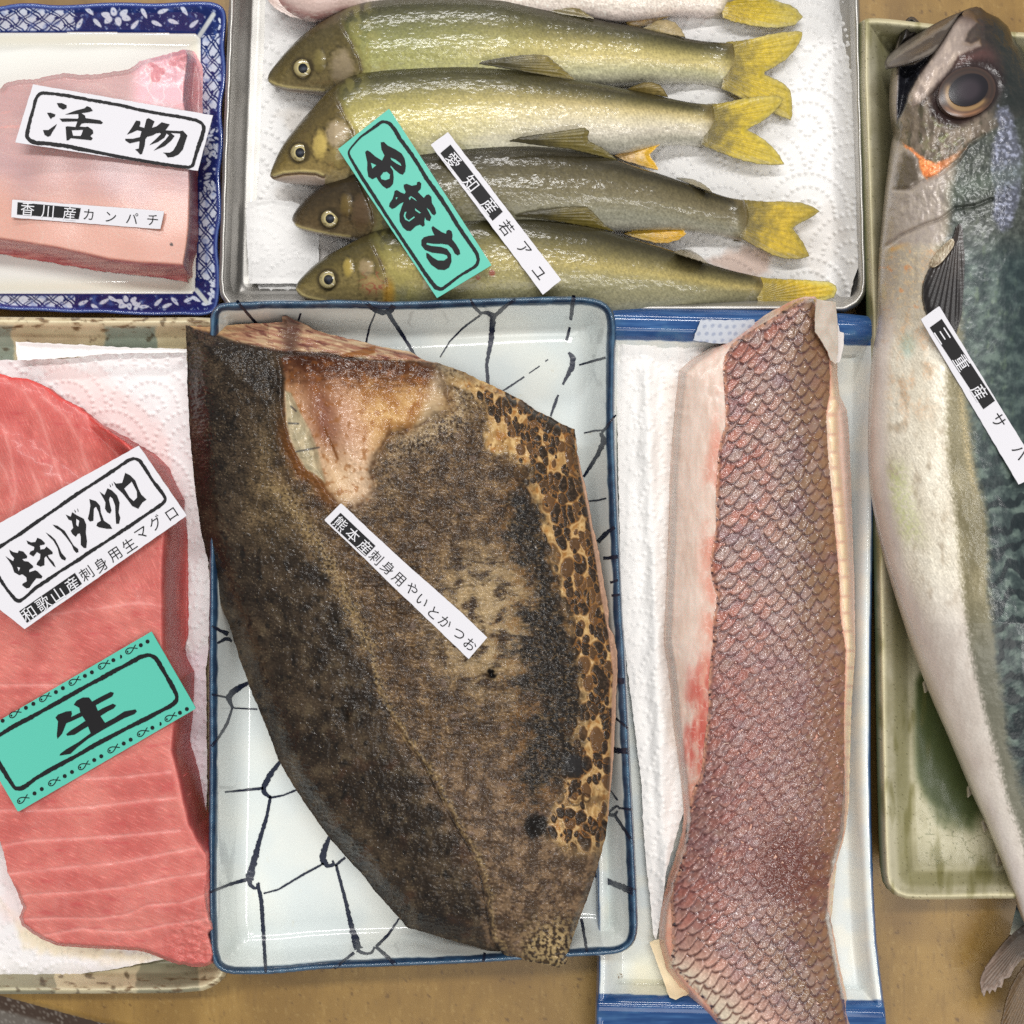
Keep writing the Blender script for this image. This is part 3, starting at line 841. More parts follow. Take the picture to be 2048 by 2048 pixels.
FISH = []
M_pupil = mat('fish_pupil', rough=.3, spec=.12)
GOLD = (150, 140, 76)
def sweetfish(key, dorsal, ventral, base, pal, label, eye=None, gill=None, mouth=None, cheek=(), tilt=6.0, tmax=25., headc=((0, (66, 58, 34)), (.5, (96, 84, 50)), (.85, (120, 106, 70)), (1, (150, 138, 104))), seed=0, extra=None):
    root = empty('sweetfish', dorsal[0][0], dorsal[0][1], base)
    tag(root, label, 'fish', 'sweetfish lying side by side on the steel tray')
    us = [p[0] for p in dorsal]; u0, u1 = min(us), max(max(us), max(p[0] for p in ventral))
    ds = smooth_poly(dorsal, 2, False); vs = smooth_poly(ventral, 2, False)
    ea, eb = np.array(ds[-1]), np.array(vs[-1]); bulge = .16 * abs(eb[1] - ea[1])
    cap = [tuple(ea + (eb - ea) * k + np.array([bulge * 4 * k * (1 - k), 0])) for k in (.12, .28, .42, .58, .72, .88)]
    poly = ds + cap + vs[::-1]
    def tt_(u, v):
        a = lerpx(u, ds); b = lerpx(u, vs)
        w = np.maximum(b - a, 1.0)
        return np.clip((v - a) / w, 0, 1), w
    wmax = max(b - a for a, b in zip(lerpx(np.linspace(u0, u1, 60), ds), lerpx(np.linspace(u0, u1, 60), vs)))
    gl = gill
    def h(u, v, d):
        t, w = tt_(u, v)
        th = np.minimum(w * PX * 1000 * .62, tmax)
        sec = np.sqrt(np.maximum(1 - (2 * t - 1) ** 2, 0))
        dome = np.sqrt(np.clip(1 - (1 - np.clip(d / (w * .5 + 8), 0, 1)) ** 2, 0, 1))
        sec = np.minimum(sec, dome)
        z = base + 3 - 5 * sm(.8, 1., (u - u0) / (u1 - u0)) + th * (.30 + .55 * sec) + tilt * (.5 - t) * sm(u0, u0 + 120, u)
        if gl is not None:
            gu = lerpx(v, [(b, a) for a, b in gl])
            z = z + .45 * sm(-26, 0, u - gu) * (u < gu) * sm(0, 20, d)
            z = z - .3 * sm(10, 0, np.abs(u - gu - 5)) * sm(0, 15, d)
        for cx, cy, rx, ry, _, _ in cheek:
            z = z + .8 * sm(1.2, .2, np.hypot((u - cx) / rx, (v - cy) / ry)) * sm(0, 15, d)
        if mouth is not None:
            dm = seg_dist(u, v, mouth)[0]
            z = z - .9 * np.exp(-((dm - 5) / 2.2) ** 2) * (v > lerpx(u, mouth)) * sm(0, 6, d) + .5 * np.exp(-(dm / 3) ** 2)
        return z + .16 * fbm(u / 24, v / 12, 3, seed) * sm(0, 12, d)
    def c(u, v, d):
        t, w = tt_(u, v)
        x = (u - u0) / (u1 - u0)
        tn = np.clip(t + .035 * fbm(u / 30, v / 10, 4, seed + 1) + .012 * fbm(u / 4, v / 3, 2, seed + 2), 0, 1)
        k = mix(stops(tn, pal[0]), stops(tn, pal[1]), sm(.25, .72, x + .06 * fbm(u / 50, v / 30, 2, seed + 7)))
        f1, f2, idd, _, _ = voro(u / 6.4, (v - lerpx(u, ds)) / 4.6, 3 + seed, .35, .5)
        k = k * (1 + (.12 * (f1 - .42) * 2 + .10 * (idd - .5))[:, None] * sm(.03, .12, t)[:, None])
        k = k * ((1.06 + .17 * fbm(u / 4, v / 7, 3, seed + 61)) * np.interp(t, [0, .1, .22, .4, .6, .8, 1], [.62, .74, .98, 1.16, 1.2, 1.14, 1.08]))[:, None]
        # a brown grey band where the scales stop at the tail
        xe = np.clip((u - u1) / 12. + 1.2 * 4 * t * (1 - t) * -1 + 1, 0, 1)
        gy = k @ np.array((.3, .55, .15)); k = k * .9 + gy[:, None] * np.array((1.0, 1.02, .95)) * .1
        k = mix(k, (112, 98, 62), sm(.955, .985, x - .03 * 4 * t * (1 - t) + .008 * fbm(u / 10, v / 10, 2, 4)) * .7)
        k = mix(k, (206, 200, 186), sm(.010, .003, np.abs(x - .95 - .03 * 4 * t * (1 - t))) * sm(.3, .6, t) * .5 * sm(-.2, .3, fbm(u / 4, v / 4, 2, 9)))
        if gl is not None:
            gu = lerpx(v, [(b, a) for a, b in gl])
            hd = stops(np.clip(t + .06 * fbm(u / 14, v / 14, 3, seed + 11), 0, 1), headc)
            hd = hd * (1 + .22 * fbm(u / 7, v / 7, 4, seed + 12))[:, None]
            for cx, cy, rx, ry, cc, al in cheek:
                q = np.hypot((u - cx) / rx, (v - cy) / ry) + .25 * fbm(u / 12, v / 12, 3, seed + 14)
                hd = mix(hd, cc, sm(1.1, .55, q) * al)
                hd = mix(hd, np.array(hd) * .62, sm(.22, .03, np.abs(q - 1.08)) * .55 * sm(-.2, .3, fbm(u / 9, v / 9, 2, seed + 15)))
            k = mix(k, hd, sm(16, -8, u - gu + 8 * fbm(u / 14, v / 14, 3, seed + 17)))
            k = mix(k, (52, 38, 26), np.exp(-((u - gu - 1) / 3.5) ** 2) * sm(.05, .25, t) * .6 * sm(-.35, .25, fbm(u / 16, v / 16, 2, seed + 18)))
            k = mix(k, GOLD, sm(46, 8, np.abs(u - gu - 34)) * sm(-.1, .3, fbm(u / 20, v / 26, 2, seed + 40) + .12) * .45 * (u > gu))
        if mouth is not None:
            dm = seg_dist(u, v, mouth)[0]; below = v > lerpx(u, mouth)
            near = (u < mouth[-1][0] + 3)
            k = mix(k, (192, 176, 120), np.exp(-(dm / 3.0) ** 2) * .85 * near)
            k = mix(k, (94, 70, 58), np.exp(-((dm - 5) / 1.8) ** 2) * below * near * .9)
            k = mix(k, (176, 158, 150), sm(6.5, 8.5, dm) * below * near * .8)
        if eye is not None:
            q = np.hypot(u - eye[0], (v - eye[1]))
            k = mix(k, (48, 40, 24), sm(27, 18, q) * .75)
        if extra is not None:
            k = extra(k, u, v, d, t, x)
        return k
    field('body', poly, h, c, M_skin, step=1.7, parent=root, skirt=((.6, ('d', 2.5)), (3.0, ('d', 7)), (7, base + .2)), weld=True, reg='fish' + key)
    FISH.append('fish' + key)
    if eye is not None:
        ex, ey, er = eye
        ep = smooth_poly([(ex + er * 1.02 * math.cos(a * math.pi / 8), ey + er * math.sin(a * math.pi / 8)) for a in range(16)], 1)
        z0 = float(np.nanmax(sample(['fish' + key], np.array([ex]), np.array([ey]))))
        px, py = ex + er * .05, ey + er * .02
        eo = field('eye', ep, lambda u, v, d: z0 + .2 + 1.5 * np.sqrt(np.clip(1 - (np.hypot(u - ex, v - ey) / (er * 1.1)) ** 2, 0, 1)),
              lambda u, v, d: mix(mix(mix((150, 138, 100), (108, 96, 62), sm(.2, .6, fbm(u / 6, v / 6, 2, seed))), (110, 96, 56), sm(.82, .98, np.hypot(u - ex, v - ey) / er) * .8), (188, 174, 124), sm(.12, .02, np.abs(np.hypot(u - px, v - py) / er - .62)) * .8),
              M_eye, step=1.0, parent=root, skirt=((0, ('d', 1.5)),), reg='eye' + key)
        field('pupil', smooth_poly([(px + er * .52 * math.cos(a * math.pi / 6), py + er * .55 * math.sin(a * math.pi / 6)) for a in range(12)], 1),
              lambda u, v, d: z0 + .34 + 1.5 * np.sqrt(np.clip(1 - (np.hypot(u - ex, v - ey) / (er * 1.1)) ** 2, 0, 1)), lambda u, v, d: mix(full(u, (18, 20, 26)), (44, 54, 72), sm(er * .3, er * .1, np.hypot(u - px - 1, v - py)) * .6),
              M_pupil, step=.8, parent=eo, skirt=((0, ('d', .2)),), reg='pupil' + key)
    return root

YEL_IN, YEL = (104, 92, 40), (190, 164, 40)
OL = (92, 84, 44)
def zc(z):
    return lambda u, v: z + 0 * np.asarray(u)

# --- the pale one cut off by the top of the photograph
palA0 = [((0, (170, 160, 130)), (.55, (196, 186, 168)), (.85, (206, 192, 182)), (1, (204, 186, 180)))] * 2
def ex0(k, u, v, d, t, x):
    w = sm(760, 690, u)
    k = mix(k, (206, 176, 168), w * .8)
    return mix(k, (150, 86, 84), w * sm(.35, .1, np.abs(fbm(u / 30, v / 9, 3, 5))) * sm(24, 4, d) * .6)
f0 = sweetfish('0', [(520, -90), (600, -130), (800, -170), (1100, -160), (1300, -120), (1455, -75)],
               [(520, -90), (540, -10), (556, 14), (588, 34), (622, 44), (662, 38), (700, 26), (800, 30), (950, 34), (1090, 38), (1160, 34), (1195, 40), (1240, 45), (1290, 40), (1345, 32), (1412, 34), (1455, 36)],
               5, palA0, 'pale bellied sweetfish cut off by the upper edge, lying belly outward above the others', seed=70, tilt=0, extra=ex0)
fin('tail_fin', Z('C', (1090, 20), (1090, 98), (1150, 118), (1250, 140), (1330, 152), (1420, 150), (1490, 136), (1534, 92), (1500, 50), (1470, 30), (1380, 0), (1300, -40)), (1400, 10), (170, 144, 36), YEL, lambda u, v: 12 - .02 * (u - 1450), f0, 26, reach=160, seed=1, tip=(188, 176, 120))
fin('anal_fin', Z('C', (540, 112), (600, 96), (700, 76), (830, 62), (824, 78), (760, 104), (700, 134), (640, 146), (580, 142)), (1290, 10), (190, 160, 120), (206, 170, 80), zc(13), f0, 30, reach=80, seed=2)
fin('pectoral_fin', Z('B', (236, -40), (236, 0), (280, 50), (360, 90), (480, 118), (560, 110), (520, 60), (420, 20), (330, -30)), (500, -20), (196, 170, 160), (214, 196, 188), zc(16), f0, 30, reach=90, seed=3, edge=(150, 120, 110))

palA1 = [((0, (58, 54, 26)), (.12, (76, 74, 38)), (.3, (96, 96, 52)), (.55, (120, 118, 68)), (.75, (136, 134, 84)), (1, (112, 116, 84))),
         ((0, (60, 56, 30)), (.18, (86, 80, 48)), (.38, (138, 126, 76)), (.55, (166, 152, 100)), (.75, (162, 158, 124)), (1, (168, 164, 148)))]
f1 = sweetfish('1', [(535, 158), (537, 148), (545, 136), (570, 105), (602, 72), (631, 50), (664, 30), (700, 12), (740, 0), (800, -9), (900, -14), (1000, -8), (1050, 5), (1110, 22), (1190, 37), (1224, 45), (1282, 54), (1369, 76), (1412, 83), (1466, 86)],
               [(535, 158), (537, 165), (552, 176), (580, 184), (620, 187), (660, 192), (720, 200), (800, 208), (900, 206), (1000, 198), (1100, 186), (1200, 174), (1300, 168), (1370, 166), (1412, 168), (1452, 180)],
               7, palA1, 'topmost whole sweetfish in the row, olive backed with an evenly gilded flank', eye=(605, 136, 18),
               gill=[(680, 50), (700, 84), (716, 115), (722, 140), (712, 165), (690, 190)], mouth=[(540, 163), (552, 169), (575, 175), (606, 178), (648, 182)],
               cheek=((684, 134, 28, 40, (150, 134, 110), .75), (638, 122, 14, 26, (128, 116, 66), .6)), seed=100)
fin('tail_fin', Z('C', (1110, 230), (1160, 228), (1250, 214), (1340, 192), (1420, 178), (1500, 170), (1530, 178), (1530, 205), (1500, 262), (1440, 330), (1370, 372), (1325, 395), (1322, 412), (1370, 430), (1430, 462), (1464, 500), (1474, 560), (1476, 640), (1468, 662), (1440, 652), (1380, 630), (1290, 590), (1210, 548), (1140, 512), (1085, 490)), (1380, 120), (98, 86, 42), YEL, lambda u, v: 12 - .016 * (u - 1450) - .01 * (v - 130), f1, 26, reach=190, seed=11, tip=(178, 162, 96))
fin('adipose_fin', Z('C', (650, 156), (690, 136), (730, 112), (780, 108), (830, 124), (860, 158), (886, 205), (800, 190), (720, 172)), (1290, 80), (120, 104, 60), (156, 138, 100), rest_plane(Z('C', (680, 156), (740, 112), (830, 130), (880, 200)), ['fish1', 'towel_tray'], .4), f1, 18, reach=60, seed=12, dark=.2)
fin('dorsal_fin', [(985, -22), (1090, -16), (1133, -2), (1160, 18), (1190, 38), (1110, 26), (1040, 4)], (1000, 0), OL, (110, 96, 50), zc(22), f1, 30, reach=160, seed=13)

palA2 = [((0, (62, 58, 28)), (.12, (92, 88, 46)), (.3, (140, 130, 70)), (.48, (158, 146, 88)), (.68, (138, 132, 92)), (.88, (112, 114, 92)), (1, (132, 132, 116))),
         ((0, (58, 52, 28)), (.15, (92, 84, 48)), (.3, (158, 142, 96)), (.5, (170, 160, 134)), (.68, (176, 168, 152)), (.85, (156, 152, 138)), (1, (190, 186, 174)))]
f2 = sweetfish('2', [(540, 352), (542, 340), (562, 293), (595, 250), (624, 217), (646, 192), (675, 167), (711, 145), (776, 132), (885, 126), (957, 127), (1050, 140), (1151, 158), (1256, 178), (1376, 205), (1424, 209)],
               [(540, 352), (546, 360), (570, 366), (602, 369), (638, 372), (720, 376), (800, 370), (900, 358), (1000, 342), (1100, 326), (1190, 312), (1245, 308), (1290, 298), (1330, 290), (1376, 290), (1408, 294)],
               11, palA2, 'second whole sweetfish from the top, golden cheeked, its head beside the turquoise label', eye=(599, 305, 18),
               gill=[(672, 200), (690, 236), (704, 262), (714, 290), (706, 330), (690, 372)], mouth=[(548, 351), (566, 345), (600, 342), (632, 344), (646, 350)],
               cheek=((674, 268, 26, 32, (170, 152, 124), .85), (640, 290, 16, 34, (196, 172, 96), .85), (676, 315, 22, 22, (150, 134, 84), .6)), seed=200,
               headc=((0, (70, 60, 34)), (.45, (110, 94, 52)), (.8, (148, 128, 78)), (1, (160, 146, 116))))
fin('tail_fin', Z('C', (1005, 572), (1060, 572), (1130, 560), (1200, 545), (1300, 532), (1380, 528), (1412, 535), (1424, 552), (1400, 590), (1360, 630), (1300, 676), (1238, 706), (1225, 716), (1270, 738), (1320, 770), (1362, 804), (1400, 850), (1432, 906), (1370, 910), (1300, 905), (1220, 890), (1150, 868), (1060, 834), (970, 800)), (1350, 250), (98, 86, 42), YEL, lambda u, v: 14.5 - .018 * (u - 1410), f2, 26, reach=190, seed=21, tip=(186, 170, 96))
fin('adipose_fin', Z('C', (560, 494), (600, 474), (650, 456), (700, 452), (750, 472), (770, 500), (790, 534), (700, 520), (620, 506)), (1255, 180), (112, 96, 50), (140, 122, 72), rest_plane(Z('C', (580, 490), (650, 456), (750, 472), (785, 530)), ['fish1', 'fish2', 'towel_tray'], .6), f2, 18, reach=60, seed=22, dark=.2)
fin('dorsal_fin', Z('B', (1395, 348), (1440, 334), (1500, 322), (1600, 308), (1700, 300), (1780, 306), (1825, 345), (1880, 392), (1945, 446), (1860, 432), (1700, 402), (1540, 372)), (950, 128), (70, 64, 34), (124, 110, 56), rest_plane(Z('B', (1395, 348), (1500, 322), (1700, 300), (1825, 345), (1940, 440)), ['fish1', 'fish2'], .5), f2, 34, reach=170, seed=23, edge=(40, 36, 20))
fin('anal_fin', Z('C', (495, 860), (540, 838), (620, 808), (690, 790), (748, 792), (720, 820), (688, 852), (704, 880), (720, 902), (738, 938), (690, 928), (600, 900), (540, 882)), (1225, 312), (206, 168, 110), (212, 164, 24), zc(15.5), f2, 34, reach=95, seed=24, edge=(180, 140, 50))

palA3 = [((0, (40, 36, 20)), (.15, (56, 50, 30)), (.35, (72, 66, 42)), (.55, (78, 72, 48)), (.8, (82, 78, 56)), (1, (96, 92, 72))),
         ((0, (48, 42, 24)), (.2, (80, 72, 48)), (.4, (88, 80, 58)), (.6, (104, 98, 76)), (.78, (124, 122, 106)), (1, (160, 156, 142)))]
f3 = sweetfish('3', [(584, 440), (585, 432), (595, 415), (613, 395), (646, 370), (682, 351), (718, 333), (770, 313), (834, 297), (921, 287), (1022, 281), (1100, 292), (1170, 306), (1231, 319), (1282, 337), (1333, 351), (1423, 384), (1456, 395), (1488, 400)],
               [(584, 440), (595, 458), (624, 467), (667, 475), (704, 480), (800, 492), (900, 492), (1000, 486), (1100, 476), (1206, 464), (1290, 460), (1369, 461), (1412, 467), (1450, 474), (1482, 482)],
               12, palA3, 'darkest sweetfish in the row, dull brown and lying third from the top under both labels', eye=(659, 437, 17),
               gill=[(700, 330), (724, 380), (742, 420), (746, 450), (730, 490)], mouth=[(590, 450), (604, 456), (634, 463), (672, 470), (700, 474)],
               cheek=((722, 424, 20, 40, (92, 72, 52), .7), (692, 410, 14, 26, (116, 96, 48), .6)), seed=300,
               headc=((0, (42, 34, 22)), (.4, (66, 54, 34)), (.75, (92, 76, 50)), (1, (128, 112, 84))))
fin('tail_fin', Z('C', (1200, 1100), (1260, 1108), (1340, 1112), (1430, 1110), (1520, 1118), (1590, 1140), (1628, 1166), (1610, 1180), (1560, 1212), (1500, 1240), (1478, 1262), (1500, 1290), (1530, 1330), (1552, 1372), (1572, 1414), (1520, 1428), (1440, 1428), (1360, 1404), (1270, 1358), (1185, 1310)), (1420, 430), (98, 86, 42), (190, 160, 40), lambda u, v: 14 - .018 * (u - 1480), f3, 26, reach=190, seed=31, tip=(150, 136, 80))
fin('adipose_fin', Z('C', (830, 980), (880, 982), (930, 990), (980, 1012), (1016, 1040), (1034, 1062), (960, 1034), (890, 1006)), (1340, 352), (96, 88, 56), (132, 120, 88), rest_plane(Z('C', (850, 982), (930, 990), (1030, 1060), (900, 1004)), ['fish3', 'towel_tray'], .6), f3, 14, reach=60, seed=32, dark=.2)
fin('dorsal_fin', Z('C', (-90, 776), (-20, 756), (60, 742), (150, 732), (250, 716), (330, 704), (356, 722), (346, 752), (352, 778), (420, 812), (470, 848), (520, 892), (420, 862), (250, 820), (80, 800)), (1000, 282), (66, 60, 36), (118, 106, 56), rest_plane(Z('C', (-60, 770), (60, 742), (330, 704), (352, 778), (510, 884), (200, 810)), ['fish2', 'fish3'], .5), f3, 34, reach=170, seed=33, edge=(44, 40, 24))
fin('anal_fin', Z('C', (545, 1288), (600, 1272), (700, 1258), (800, 1254), (884, 1258), (878, 1278), (892, 1290), (850, 1322), (790, 1340), (720, 1340), (650, 1322), (590, 1306)), (1240, 462), (190, 156, 60), (206, 158, 24), zc(16), f3, 34, reach=110, seed=34, edge=(150, 116, 40))

palA4 = [((0, (46, 44, 22)), (.1, (70, 66, 34)), (.25, (104, 96, 50)), (.45, (128, 116, 64)), (.62, (120, 110, 66)), (.8, (98, 96, 70)), (1, (110, 108, 88))),
         ((0, (56, 50, 28)), (.2, (90, 82, 50)), (.42, (136, 122, 72)), (.58, (116, 110, 78)), (.8, (120, 116, 90)), (1, (130, 128, 110)))]
def ex4(k, u, v, d, t, x):
    k = mix(k, (150, 70, 56), sm(.08, .02, np.abs(fbm(u / 26, v / 22, 3, 77))) * sm(36, 14, np.hypot(u - 746, v - 565)) * .7)
    k = mix(k, (196, 140, 40), sm(26, 6, np.hypot((u - 778) * 1.4, (v - 590) * .6)) * .6)
    return mix(k, (150, 50, 40), sm(8, 4, np.hypot(u - 984, v - 546)) * .7 + sm(6, 3, np.hypot(u - 956, v - 555)) * .6)
f4 = sweetfish('4', [(591, 578), (593, 568), (602, 556), (624, 533), (653, 511), (685, 494), (722, 475), (762, 456), (840, 440), (921, 430), (1000, 428), (1066, 431), (1122, 444), (1195, 456), (1253, 475), (1358, 504), (1441, 536), (1520, 554)],
               [(591, 578), (598, 592), (620, 602), (660, 612), (720, 626), (850, 644), (1000, 646), (1150, 638), (1300, 626), (1450, 616), (1524, 612)],
               13, palA4, 'lowest sweetfish in the row, half hidden behind the rim of the blue rimmed plate', eye=(656, 559, 18),
               gill=[(732, 470), (752, 508), (766, 540), (774, 570), (772, 600), (760, 640)], mouth=[(594, 580), (604, 590), (620, 596), (650, 602)],
               cheek=((732, 536, 18, 20, (156, 136, 104), .8), (744, 574, 26, 24, (160, 132, 88), .8), (696, 536, 12, 22, (168, 146, 74), .85)), seed=400, extra=ex4,
               headc=((0, (58, 52, 28)), (.3, (96, 84, 46)), (.6, (132, 116, 72)), (1, (150, 134, 92))))
fin('tail_fin', Z('C', (1270, 1524), (1340, 1534), (1420, 1540), (1500, 1543), (1600, 1548), (1680, 1554), (1716, 1576), (1722, 1598), (1712, 1622), (1706, 1640), (1660, 1655), (1560, 1680), (1400, 1720), (1290, 1730)), (1490, 600), (150, 130, 40), (204, 170, 24), lambda u, v: 15.5 - .012 * (u - 1510), f4, 24, reach=170, seed=41, tip=(206, 196, 130), dark=.4)
fin('adipose_fin', Z('C', (820, 1392), (860, 1378), (900, 1376), (940, 1392), (980, 1422), (1014, 1456), (940, 1432), (870, 1410)), (1350, 500), (120, 108, 76), (164, 148, 120), rest_plane(Z('C', (840, 1390), (900, 1376), (1010, 1452), (900, 1420)), ['fish4', 'towel_tray'], .6), f4, 14, reach=60, seed=42, dark=.2)
fin('dorsal_fin', Z('C', (-60, 1190), (0, 1172), (90, 1156), (180, 1146), (280, 1140), (344, 1142), (372, 1168), (408, 1206), (440, 1240), (500, 1280), (380, 1256), (250, 1232), (100, 1208)), (1020, 432), (60, 54, 28), (104, 92, 40), rest_plane(Z('C', (-40, 1185), (90, 1156), (344, 1142), (430, 1235), (200, 1220)), ['fish3', 'fish4'], .5), f4, 34, reach=170, seed=43, edge=(50, 44, 22))

# ================================================================== pale fillet in the square dish
M_flesh = mat('wet_pale_flesh', rough=.42, coat=.3, coat_rough=.16, sss=.25, sss_col=(1, .45, .35), sss_scale=.003, rough_var=.1, bumps=[('noise', 1500, .05, .35)])
am = rag(Z('A', (-260, 500), (0, 490), (30, 458), (90, 442), (150, 438), (200, 436), (260, 422), (350, 404), (430, 412), (530, 410), (600, 400), (700, 385), (745, 360), (770, 338), (830, 322), (900, 305), (960, 288), (1010, 275), (1050, 274), (1076, 288), (1092, 318),
                 (1112, 352), (1128, 420), (1130, 500), (1122, 580), (1114, 660), (1108, 800), (1096, 900), (1086, 980), (1074, 1120), (1062, 1250), (1050, 1350), (1040, 1470), (1030, 1556), (950, 1542), (860, 1528), (760, 1516), (680, 1508), (600, 1500), (520, 1492), (450, 1476), (340, 1460), (250, 1442), (120, 1424), (0, 1400), (-260, 1370)), 1.3, 9, 4)
AM_R = Z('A', (1030, 268), (1036, 330), (1020, 460), (1014, 560), (1040, 680), (1042, 800), (1046, 940), (1048, 1040), (1046, 1150), (1042, 1260), (1030, 1360), (1012, 1462))
AM_B = Z('A', (-260, 1290), (0, 1316), (150, 1338), (300, 1362), (450, 1394), (600, 1428), (750, 1446), (900, 1454), (1012, 1462))
def am_side(u, v):
    r = u - lerpx(v, [(b, a) for a, b in AM_R]); b = v - lerpx(u, AM_B)
    return r, b
def am_h(u, v, d):
    r, b = am_side(u, v)
    m = np.maximum(sm(-3, 16, r), sm(-3, 30, b) * .98)
    top = 25 + .3 * fbm(u / 110, v / 110, 1, 3) + 2.0 * sm(250, 360, u) * sm(180, 110, v) * (fbm(u / 22, v / 26, 3, 9) + .5)
    z = top * (1 - m) + 8.0 * m
    z = z - .6 * np.abs(fbm(u / 60, v / 7, 3, 13)) * sm(0, 16, b)
    return np.maximum(z - 5 * sm(14, 0, d) ** 2 * sm(250, 120, v), 7)
def am_c(u, v, d):
    r, b = am_side(u, v)
    n = fbm(u / 90, v / 90, 2, 5)
    c = mix((178, 141, 140), (190, 150, 146), sm(-.6, .6, n))
    c = c * (1 + .045 * fbm(u / 90, (v - .12 * u) / 9, 3, 44))[:, None]
    c = mix(c, (206, 154, 136), sm(350, 450, v - .1 * u + 20 * n + 30) * .85)
    c = mix(c, (196, 152, 148), sm(230, 120, v) * .5)
    c = mix(c, (206, 152, 150), sm(.1, .5, fbm(u / 26, v / 26, 3, 22)) * sm(200, 150, v) * .08)
    # marbled lump in the corner
    lump = sm(250, 290, u) * sm(235, 190, v)
    vor = voro(u / 42 + .35 * fbm(u / 30, v / 30, 2, 3), v / 36 + .35 * fbm(u / 30, v / 30, 2, 4), 8)
    c = mix(c, (226, 176, 186), lump * .85)
    c = mix(c, (206, 132, 138), lump * sm(.5, .8, vor[2]) * .8)
    c = mix(c, (236, 206, 208), lump * sm(.12, .02, vor[1] - vor[0]) * .7)
    c = mix(c, (218, 150, 140), sm(.2, .5, fbm(u / 70, v / 10, 3, 35)) * sm(190, 230, v) * sm(300, 200, u) * sm(320, 260, v) * .5)
    c = mix(c, (206, 176, 164), sm(.03, .0, np.abs(fbm(u / 150, v / 90, 1, 43))) * .3)
    c = c * (1 + .03 * fbm(u / 5, v / 5, 2, 77))[:, None]
    sb = sm(-4, 6, b)
    st = fbm(u / 70, v / 5, 4, 18)
    cb = mix((176, 92, 92), (206, 134, 124), sm(-.3, .4, st)); cb = mix(cb, (148, 62, 66), sm(.1, .4, fbm(u / 40, v / 6, 3, 99)) * .7)
    c = mix(c, cb, sb)
    c = mix(c, (170, 108, 100), sm(-2, 5, r) * .55 * sm(280, 340, v))
    c = mix(c, (206, 150, 150), sm(-2, 5, r) * .6 * sm(280, 200, v))
    c = mix(c, (150, 64, 66), sm(2, 13, r) * sm(300, 380, v) * .8)
    return mix(c, (40, 22, 18), sm(4.2, 2.4, np.hypot(u - 343, v - 489) + 1.5 * fbm(u / 3, v / 3, 2, 8)))
amber = field('fish_fillet', am, am_h, am_c, M_flesh, step=1.8, skirt=((.3, 5.5),), weld=True, reg='pale_fillet')
tag(amber, 'smooth pale pink block of fish fillet in the blue bordered square dish', 'fish fillet')

# ================================================================== red tuna block
M_tuna = mat('tuna_flesh', rough=.45, spec=.25, coat=.14, coat_rough=.14, sss=.3, sss_col=(1, .3, .25), sss_scale=.003, rough_var=.15, bumps=[('noise', 800, .10, .28), ('noise', 200, .25, .2)])
tu = rag(Z('E', (-300, 330), (0, 405), (60, 428), (150, 434), (250, 480), (330, 540), (430, 590), (500, 650), (560, 700), (650, 765), (720, 805), (800, 858), (870, 930), (930, 1000), (960, 1080), (1010, 1220), (1030, 1300), (1036, 1500), (1040, 1700), (1034, 1850)) +
          Z('F', (938, 30), (936, 200), (932, 400), (926, 520), (942, 620), (970, 750), (1010, 860), (1050, 960), (1062, 1060), (1066, 1200), (1074, 1310), (1095, 1390), (1108, 1436), (1086, 1468), (1102, 1520), (1112, 1580), (1100, 1616), (1060, 1636), (1000, 1636), (900, 1618), (820, 1588), (740, 1556), (600, 1545), (450, 1540), (300, 1528), (210, 1490), (150, 1450), (110, 1420), (100, 1380), (120, 1330), (80, 1230), (40, 1150), (20, 1050), (0, 990), (-300, 900)), 1.1, 10, 6)
TU_R = Z('E', (600, 700), (800, 900), (905, 1100), (900, 1300), (885, 1500), (890, 1932)) + Z('F', (900, 150), (892, 380), (880, 520), (912, 640), (940, 780), (968, 900), (1010, 980), (1040, 1030), (1090, 1100))
def tu_r(u, v):
    return u - np.interp(v, [p[1] for p in TU_R], [p[0] for p in TU_R])
TU_V = [Z('F', (-300, 850), (0, 828), (300, 824), (560, 800), (800, 770), (910, 762)), Z('F', (-300, 1060), (0, 1010), (160, 985), (420, 972), (640, 958), (930, 930)), Z('F', (0, 1160), (160, 1142), (420, 1115), (640, 1095), (860, 1050), (1010, 1022)),
        Z('F', (60, 1290), (150, 1262), (420, 1250), (640, 1225), (860, 1180), (1060, 1150)), Z('F', (100, 1392), (280, 1384), (520, 1386), (660, 1366), (760, 1318), (940, 1306), (1070, 1262)), Z('F', (-300, 700), (0, 690), (400, 665), (640, 655), (880, 628)),
        Z('F', (200, 1480), (420, 1440), (600, 1456), (720, 1450), (850, 1420), (1000, 1400), (1090, 1390)), Z('F', (-300, 200), (0, 180), (300, 180), (560, 150), (900, 60)),
        Z('E', (-300, 1700), (0, 1725), (300, 1735), (560, 1700), (760, 1672), (1000, 1700)), Z('E', (20, 440), (130, 500), (220, 640), (290, 860), (350, 1040), (420, 1200)), Z('E', (-40, 640), (20, 700), (60, 860), (90, 1060), (60, 1200)),
        Z('E', (240, 540), (360, 640), (440, 780), (470, 900), (540, 1060)), Z('E', (-60, 830), (30, 940), (70, 1080)), Z('E', (420, 600), (560, 720), (640, 840), (700, 960)), Z('E', (150, 880), (230, 1080), (240, 1240))]
